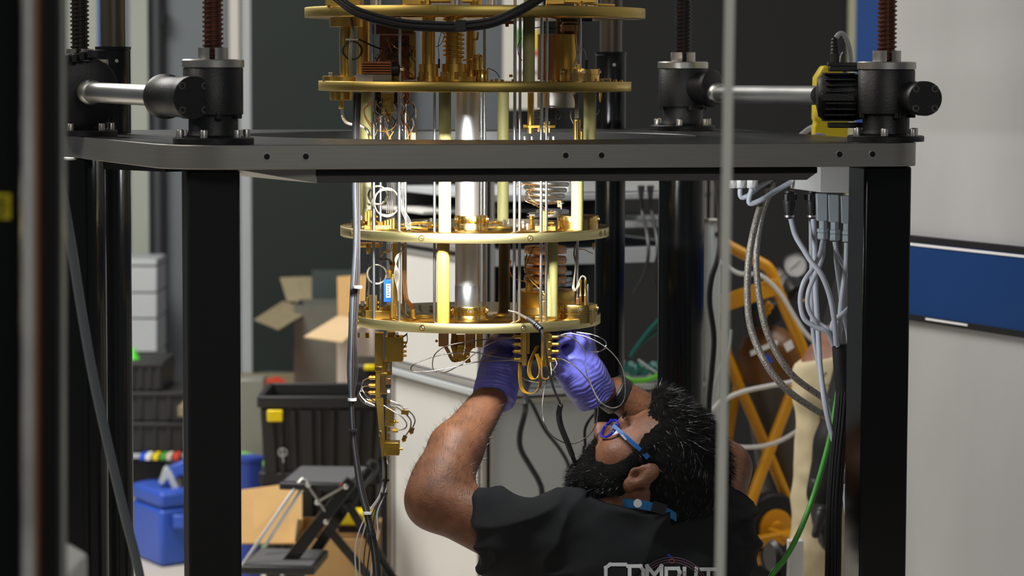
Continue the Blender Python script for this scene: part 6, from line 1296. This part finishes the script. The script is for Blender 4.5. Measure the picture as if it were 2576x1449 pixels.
hand('left_glove', wL, pL, (.030, .036, .046), frm(wL, pL), kL, fL, [P(1270, 950, 4.48), P(1296, 928, 4.465), P(1308, 902, 4.46), P(1309, 888, 4.46)], None, 'violet nitrile glove on the left hand')
wR = P(1484, 974, 4.475); pR = P(1456, 930, 4.465); kR = [P(1452, 862, 4.44), P(1462, 864, 4.46), P(1470, 872, 4.48), P(1476, 888, 4.495)]
fR = [[kR[0], P(1428, 846, 4.42), P(1404, 858, 4.415), P(1396, 872, 4.415)], [kR[1], P(1438, 842, 4.44), P(1410, 852, 4.435), P(1398, 866, 4.43)], [kR[2], P(1446, 848, 4.465), P(1416, 862, 4.455), P(1400, 880, 4.445)], [kR[3], P(1446, 866, 4.485), P(1418, 882, 4.475), P(1404, 896, 4.465)]]
hand('right_glove', wR, pR, (.034, .042, .052), frm(wR, pR), kR, fR, [P(1446, 972, 4.45), P(1418, 940, 4.43), P(1404, 905, 4.425), P(1400, 888, 4.425)], None, 'violet nitrile glove on the right hand', kn_r=.013)
# wristband
wa = P(1543, 1000, 4.50); wdv = (wrR - elR).normalized()
MB().lathe(P(1548, 992, 4.503), wdv, [(.0305, -.010), (.0325, -.008), (.0325, .008), (.0305, .010)], 32).build('wristband', 'rubber', man, label='black fabric wristband')
# hair
hh = SDF(H(0, 0, .04) - Vector((.17, .17, .17)), H(0, 0, .04) + Vector((.17, .17, .17)), .003); hh.rs = HK
hh.ell(H(-.016, 0, .050), (.1015, .0805, .0905), .012, HR); hh.ell(H(.052, 0, .108), (.046, .052, .022), .02, HR); hh.ell(H(.012, 0, .122), (.06, .055, .018), .02, HR); hh.ell(H(-.064, 0, -.010), (.040, .060, .060), .02, HR); hh.cone(H(-.070, -.02, -.04), H(-.070, .02, -.04), .035, .035, .02)
hh.ell(H(.150, 0, .030), (.075, .12, .062), .006, HR, 'sub'); hh.ell(H(.085, 0, -.02), (.075, .15, .075), .008, HR, 'sub')
for y in (-1, 1): hh.ell(H(-.012, y * .088, -.003), (.026, .030, .036), .006, HR, 'sub'); hh.cone(H(.016, y * .074, .040), H(.018, y * .070, -.004), .010, .008, .01); hh.ell(H(.078, y * .07, .055), (.030, .03, .030), .006, HR, 'sub')
hm = hh.mesh('hair', 5); displace(hm, lambda p: .0030 * mnoise.noise(p * 45) + .0008 * mnoise.noise(p * 150)); hair = link(hm, 'hair', 'hair_base', man, label='short black hair')
v, n = normals_of(hm); sel = np.random.choice(len(v), 26000); roots = []; dirs = []; lens = []
for i in sel:
    p = Vector(v[i]); nn = Vector(n[i]); l = p - HO; lx, ly, lz = l.dot(HX) / HK, l.dot(HY) / HK, l.dot(HZ) / HK
    fl = (-HX * .8 - HZ * (.9 if lx < -.02 else .1) + HY * (.3 if ly > 0 else -.3)) if lz < .10 else (-HX * .55 + HZ * .35 + HY * random.uniform(-.3, .3))
    fl = fl - nn * fl.dot(nn); up = .42 if lz > .09 else (.16 if lz > .0 else .12); roots.append(p - nn * .002); dirs.append((fl.normalized() + nn * up * random.uniform(.5, 1.2) + Vector((random.gauss(0, .16), random.gauss(0, .16), random.gauss(0, .16))))); lens.append(random.uniform(.014, .028) if lz > .08 else (random.uniform(.009, .016) if lz > 0 else random.uniform(.006, .010)))
strands('hair_strands', roots, dirs, lens, .00030, 'hair', hair)
# beard and moustache
bs = SDF(H(.05, 0, -.05) - Vector((.13, .13, .13)), H(.05, 0, -.05) + Vector((.13, .13, .13)), .0026); bs.rs = HK
for y in (-1, 1):
    bs.cone(H(.022, y * .064, .018), H(.018, y * .060, -.034), .012, .020, .012); bs.cone(H(.010, y * .058, -.032), H(.056, y * .026, -.072), .028, .036, .014); bs.cone(H(.098, y * .006, -.024), H(.084, y * .030, -.044), .0100, .014, .008); bs.cone(H(.080, y * .032, -.050), H(.060, y * .030, -.074), .012, .022, .012)
bs.cone(H(.068, -.014, -.080), H(.066, .014, -.080), .033, .033, .014); bs.ell(H(.052, 0, -.092), (.034, .040, .022), .012, HR)
bs.ell(H(.112, 0, -.046), (.015, .022, .0055), .004, HR, 'sub')
for y in (-1, 1): bs.ell(H(.074, y * .068, .002), (.040, .034, .026), .006, HR, 'sub')
for y in (-1, 1): bs.ell(H(-.012, y * .088, -.006), (.022, .030, .032), .004, HR, 'sub')
bmh = bs.mesh('beard', 4); displace(bmh, lambda p: .0020 * mnoise.noise(p * 60) + .0006 * mnoise.noise(p * 200)); beard = link(bmh, 'beard', 'hair_base', man, label='full black beard')
v, n = normals_of(bmh); sel = np.random.choice(len(v), 15000); roots = []; dirs = []; lens = []
for i in sel:
    p = Vector(v[i]); nn = Vector(n[i]); fl = -HZ * .9 + HX * .25; fl = fl - nn * fl.dot(nn); roots.append(p - nn * .002); dirs.append(fl + nn * .55 + Vector((random.gauss(0, .35), random.gauss(0, .35), random.gauss(0, .35)))); lens.append(random.uniform(.006, .013))
strands('beard_strands', roots, dirs, lens, .00028, 'hair', beard)
# eyebrows
eb_ = []; ed = []; el_ = []
for y in (-1, 1):
    for i in range(260): t = random.random(); eb_.append(H(.100 - .012 * t, y * (.014 + .040 * t), .041 + .004 * math.sin(t * 3) + random.uniform(-.004, .004))); ed.append(HY * y * 1.0 + HZ * .3 + HX * .25); el_.append(.008)
strands('eyebrow_strands', eb_, ed, el_, .0004, 'hair', body)
# stubble on the cheeks and arm hair
v, n = normals_of(body.data); ah = []; ad = []; al = []
fore = (wrL - elL).normalized()
cand = np.random.permutation(len(v))
for i in cand:
    p = Vector(v[i]); t = (p - elL).dot(fore)
    if -.01 < t < .30 and (p - elL - fore * t).length < .07 and len(ah) < 1700 and p.x < elL.x + .14: nn = Vector(n[i]); ah.append(p); ad.append(nn * .75 + fore * .6 + X * -.1); al.append(random.uniform(.006, .013))
    t2 = (p - wrR).dot((elR - wrR).normalized())
    if .0 < t2 < .2 and (p - wrR - (elR - wrR).normalized() * t2).length < .06 and len(ah) < 2600 and i % 3 == 0: nn = Vector(n[i]); ah.append(p); ad.append(nn * .6 + (wrR - elR).normalized() * .7); al.append(random.uniform(.005, .010))
strands('arm_hair', ah, ad, al, .00022, 'hair', body)
# black T-shirt
T = SDF((-.12, 3.98, .16), (.48, 4.75, .90), .0040)
T.cone(shL, nb - Z * .005, .062, .076, .04); T.cone(shR, nb - Z * .005, .064, .076, .04); T.cone(tl, pv - X * .06 - Z * .02, .132, .135, .05); T.cone(tr2, pv + X * .06 - Z * .02, .132, .135, .05); T.cone(nb - Z * .02, (tl + tr2) / 2, .085, .135, .05)
slL = P(1180, 1336, 4.285); T.cone(shL, slL, .063, .066, .03); T.cone(P(1260, 1395, 4.28), P(1340, 1430, 4.29), .040, .06, .03)
slR = shR.lerp(elR, .52); T.cone(shR, slR, .064, .060, .03)
da = (slL - shL).normalized(); db = (elR - shR).normalized()
cutp = P(1204, 1330, 4.28); T2 = T.F.copy()
def cutball(s, p, n, c, r):   # trim sleeves only near the arm
    sl, G = s.region(np.array(c) - r, np.array(c) + r); n = np.array(n, np.float32); n = n / np.linalg.norm(n); d = (G - np.array(p, np.float32)) @ n; s.F[sl] = np.maximum(s.F[sl], d)
cutball(T, cutp, Vector((-1, 0, -.06)), P(1130, 1300, 4.28), .115); cutball(T, shR.lerp(elR, .45), db, elR, .13)
nk = H(-.035, 0, -.055); nd = (nk - nb).normalized(); T.cone(nb - Z * .005, nb + nd * .06, .084, .070, .02); cutball(T, P(1610, 1270, 4.30), Vector((.12, -.10, 1)), P(1612, 1215, 4.345), .088)
tm = T.mesh('shirt', 3)
def fold(p):
    a = mnoise.noise(Vector((p.x * 7 + p.z * 5, p.y * 6, p.z * 16 - p.x * 9))); b = mnoise.noise(Vector((p.x * 22, p.y * 14, p.z * 34 + p.x * 18))); return .018 * (1 - abs(a)) ** 3 - .008 + .0035 * b
displace(tm, fold); shirt = link(tm, 'shirt', 'shirt', man, label='black cotton T-shirt')
for (c, d, r) in ((cutp + (elL - cutp) * .0, da, .062),): pass
# trousers below the frame
Tr = SDF((-.15, 4.05, -.01), (.55, 5.0, .42), .008)
for i, sx in enumerate((-1, 1)):
    Tr.cone(pv + X * sx * .085 - Z * .03, kn[i], .105, .078, .03); Tr.cone(kn[i] - Z * .01, Vector((kn[i].x, pv.y - .02, .065)), .072, .06, .03)
Tr.cone(pv - X * .06, pv + X * .06, .13, .13, .04); Tr.plane((0, 0, .002), (0, 0, -1)); link(Tr.mesh('trousers', 2), 'trousers', 'black_matt', man)
# lanyard collar
lp = [P(1566, 1262, 4.286), P(1592, 1264, 4.278), P(1620, 1268, 4.272), P(1648, 1275, 4.270), P(1676, 1284, 4.274), P(1700, 1298, 4.282)]
MB().ribbon([p - Y * .012 for p in lp], (0, -.15, 1), .014, .0018).build('lanyard', 'lanyard', man, label='bright blue lanyard at the neck')
MB().lathe(P(1604, 1266, 4.258), -Y, [(.0065, 0), (.0065, .0012)], 20).build('lanyard_badge', 'white', man); MB().bar(P(1641, 1273, 4.254), P(1675, 1283, 4.258), .003, .0165).build('lanyard_clip', 'rubber', man)
# glasses
gs = thing('spectacles', 'blue framed spectacles worn by the bearded person', 'glasses', H(.1, 0, .01)); GM = []
for y in (-1, 1):
    pts = []
    for k in range(25):
        a = 2 * math.pi * k / 24; pts.append(H(.110 - .028 * (.5 + .5 * math.cos(a) * y), y * .034 + .025 * math.cos(a), .010 + .0185 * math.sin(a)))
    MB().tube(pts, .0021, 8, 2).build('lens_rim', 'frame_violet', gs); lm = MB(); lm.add(pts[:-1] + [sum(pts[:-1], Vector()) / 24], [(i, (i + 1) % 24, 24) for i in range(24)]).build('lens', 'lens', gs)
    MB().ribbon([H(.091, y * .061, .020), H(.060, y * .0745, .0235), H(.026, y * .081, .027), H(.004, y * .082, .027)], HZ, .0062, .0022).build('temple_arm', 'frame_blue', gs); MB().box(H(.092, y * .0605, .020), (.005, .004, .006), Matrix((HX, HY, HZ)).transposed()).build('hinge', 'silver_wire', gs)
MB().tube([H(.110, -.010, .018), H(.113, 0, .020), H(.110, .010, .018)], .0018, 8).build('bridge', 'frame_violet', gs)
for i, x in enumerate((.064, .0615, .059, .0565, .054)): MB().box(H(x, .0785 + (.064 - x) * .15, .021), (.0013, .0012, .003), Matrix((HX, HY, HZ)).transposed()).build('temple_print', 'white', gs)
# print on the back of the shirt
bv = BVHTree.FromPolygons([tuple(q.co) for q in tm.vertices], [tuple(q.vertices) for q in tm.polygons])
def on_shirt(x, y):
    d = (P(x, y, 1.0) - CAM).normalized(); h_, nn, _, _ = bv.ray_cast(CAM, d); return (h_ - d * .0012) if h_ is not None else P(x, y, 4.2)
def stroke(pts, wpx, m, name):
    mb = MB(); pp = []
    for (x0, y0), (x1, y1) in zip(pts[:-1], pts[1:]):
        L = math.hypot(x1 - x0, y1 - y0); k = max(2, int(L / 4)); ux, uy = (x1 - x0) / L, (y1 - y0) / L; vs = []
        ext = wpx / 2
        for j in range(k + 1):
            x = x0 - ux * ext + (x1 - x0 + 2 * ux * ext) * j / k; y = y0 - uy * ext + (y1 - y0 + 2 * uy * ext) * j / k; vs += [on_shirt(x - uy * wpx / 2, y + ux * wpx / 2), on_shirt(x + uy * wpx / 2, y - ux * wpx / 2)]
        mb.add(vs, [(2 * j, 2 * j + 1, 2 * j + 3, 2 * j + 2) for j in range(k)])
    me = mb.mesh(name, fix=False); return link(me, name, m, shirt)
pw = mat('shirt_print_white', (.85, .85, .86), .7); pk = mat('shirt_print_pink', (.20, .09, .14), .7)
LT = [[[(1573, 1420), (1535, 1420), (1524, 1428), (1524, 1472), (1535, 1480), (1573, 1480)]], [[(1580, 1424), (1612, 1424)], [(1584, 1424), (1584, 1480), (1612, 1480), (1618, 1470), (1618, 1434), (1610, 1424)]], [[(1628, 1480), (1628, 1424), (1646, 1446), (1664, 1424), (1664, 1480)]], [[(1676, 1480), (1676, 1430), (1706, 1430), (1710, 1440), (1706, 1456), (1680, 1456)]], [[(1722, 1430), (1722, 1472), (1732, 1480), (1748, 1476), (1752, 1430)]], [[(1764, 1432), (1800, 1432)], [(1782, 1432), (1782, 1480)]]]
for L in LT:
    for s_ in L: stroke(s_, 9, pw, 'print_letter')
for r0 in (92, 86, 80): stroke([(1690 + r0 * math.cos(a) * 1.02, 1494 - r0 * math.sin(a)) for a in [math.radians(12 + 156 * i / 22) for i in range(23)]], 2.2, pk, 'print_ring')
stroke([(1690 + 6 * math.cos(a), 1411 - 6 * math.sin(a)) for a in [2 * math.pi * i / 10 for i in range(11)]], 2.2, mat('print_red', (.35, .06, .04), .7), 'print_dot'); stroke([(1681, 1396), (1688, 1401)], 6, mat('print_blue', (.01, .04, .5), .7), 'print_mark')

# ------------------------------------------------------------------ second person behind the right post
PD = 5.95
m2 = thing('person', 'standing person in khaki trousers and black sleeve partly hidden by the right post', 'person', (P(2090, 1449, PD).x, PD, 0))
W = SDF((.45, 5.6, -.01), (1.25, 6.5, 1.62), .007)
hipc = P(2115, 975, PD); k1 = P(2072, 1385, PD); hx = hipc.x
foot1 = Vector((k1.x + .03, PD + .03, .06)); foot2 = Vector((k1.x + .16, PD + .22, .06))
W.cone(hipc, k1, .085, .062, .04); W.cone(k1, foot1, .058, .045, .03); hip2 = hipc + Vector((.10, .12, 0)); k2 = k1 + Vector((.14, .20, 0)); W.cone(hip2, k2, .085, .062, .04); W.cone(k2, foot2, .058, .045, .03); W.cone(hipc + Z * .02, hip2 + Z * .02, .085, .085, .05)
ch = hipc + Vector((.17, .12, .34)); W.cone(hipc + Vector((.05, .06, .06)), ch, .10, .125, .05); sh1 = ch + Vector((-.04, -.13, .09)); sh2 = ch + Vector((.06, .15, .09)); W.cone(sh1, sh2, .055, .055, .04)
hd = ch + Vector((.16, -.0, .26)); W.cone(ch + Z * .08, hd, .05, .05, .03); W.ell(hd + Z * .03, (.095, .075, .115), .02); W.cone(hd + Vector((.085, 0, .02)), hd + Vector((.105, 0, -.005)), .010, .013, .01)
elb = P(2112, 1120, PD - .12); hnd = P(2072, 1270, PD - .14); W.cone(sh1, elb, .05, .042, .03); W.cone(elb, hnd, .042, .030, .02)
b2 = link(W.mesh('body', 2), 'body', 'skin', m2)
W2 = SDF((.45, 5.6, -.01), (1.25, 6.5, 1.0), .006)
W2.cone(hipc, k1, .093, .072, .04); W2.cone(k1, foot1, .070, .064, .03); W2.cone(hip2, k2, .093, .072, .04); W2.cone(k2, foot2, .070, .064, .03); W2.cone(hipc + Z * .02, hip2 + Z * .02, .094, .094, .05); W2.plane(hipc + Z * .085, (-.35, 0, 1)); W2.plane((0, 0, .012), (0, 0, -1))
tm2 = W2.mesh('trousers', 2); displace(tm2, lambda p: .006 * mnoise.noise(Vector((p.x * 8, p.y * 8, p.z * 22))) + .003 * mnoise.noise(p * 30)); tro = link(tm2, 'trousers', 'trouser', m2, label='khaki work trousers')
W3 = SDF((.45, 5.55, .4), (1.25, 6.5, 1.45), .007); W3.cone(hipc + Vector((.06, .06, .07)), ch, .108, .135, .05); W3.cone(sh1, sh2, .066, .066, .04); W3.cone(sh1, elb, .058, .052, .03); W3.cone(elb, hnd.lerp(elb, .2), .052, .044, .02); link(W3.mesh('jacket', 2), 'jacket', 'black_matt', m2, label='black jacket with long sleeves')
W4 = SDF(hnd - Vector((.12, .12, .16)), hnd + Vector((.12, .12, .1)), .003); W4.ell(hnd - Z * .02, (.026, .040, .045), .012)
for i in range(4): a = hnd + Vector((-.004, -.028 + i * .019, -.050)); W4.cone(a, a + Vector((.006, 0, -.030)), .010, .0095, .006); W4.cone(a + Vector((.006, 0, -.030)), a + Vector((.020, 0, -.050)), .0095, .0085, .004)
W4.cone(hnd + Vector((-.01, -.04, -.015)), hnd + Vector((-.022, -.05, -.055)), .012, .009, .006); W4.cone(hnd + Z * .04, hnd, .034, .030, .01); link(W4.mesh('work_glove', 2), 'work_glove', 'rubber', m2, label='black work glove')
hh2 = SDF(hd - Vector((.16, .16, .16)), hd + Vector((.16, .16, .2)), .006); hh2.ell(hd + Vector((-.012, 0, .055)), (.098, .083, .10), .01); hh2.ell(hd + Vector((.10, 0, -.02)), (.08, .11, .075), .01, None, 'sub'); hh2.plane(hd - Z * .03, (0, 0, -1)); link(hh2.mesh('hair', 1), 'hair', 'hair', m2)
for f in (foot1, foot2): MB().box((f.x + .05, f.y, .028), (.25, .085, .055)).build('shoe', 'black_plastic', m2, .02, seg=3)
bvt = BVHTree.FromPolygons([tuple(q.co) for q in tm2.vertices], [tuple(q.vertices) for q in tm2.polygons])
def on_tr(x, y):
    d = (P(x, y, 1.0) - CAM).normalized(); h_, nn, _, _ = bvt.ray_cast(CAM, d); return (h_ - d * .001) if h_ is not None else None
for pts in ([(2078, 935), (2068, 950), (2064, 968), (2062, 1060), (2062, 1170)], [(2062, 966), (2090, 969), (2110, 971)]):
    pp = [p for p in (on_tr(x, y) for x, y in pts) if p is not None]
    if len(pp) > 1: MB().tube(pp, .0012, 5, 4).build('seam', 'card_dull', tro)
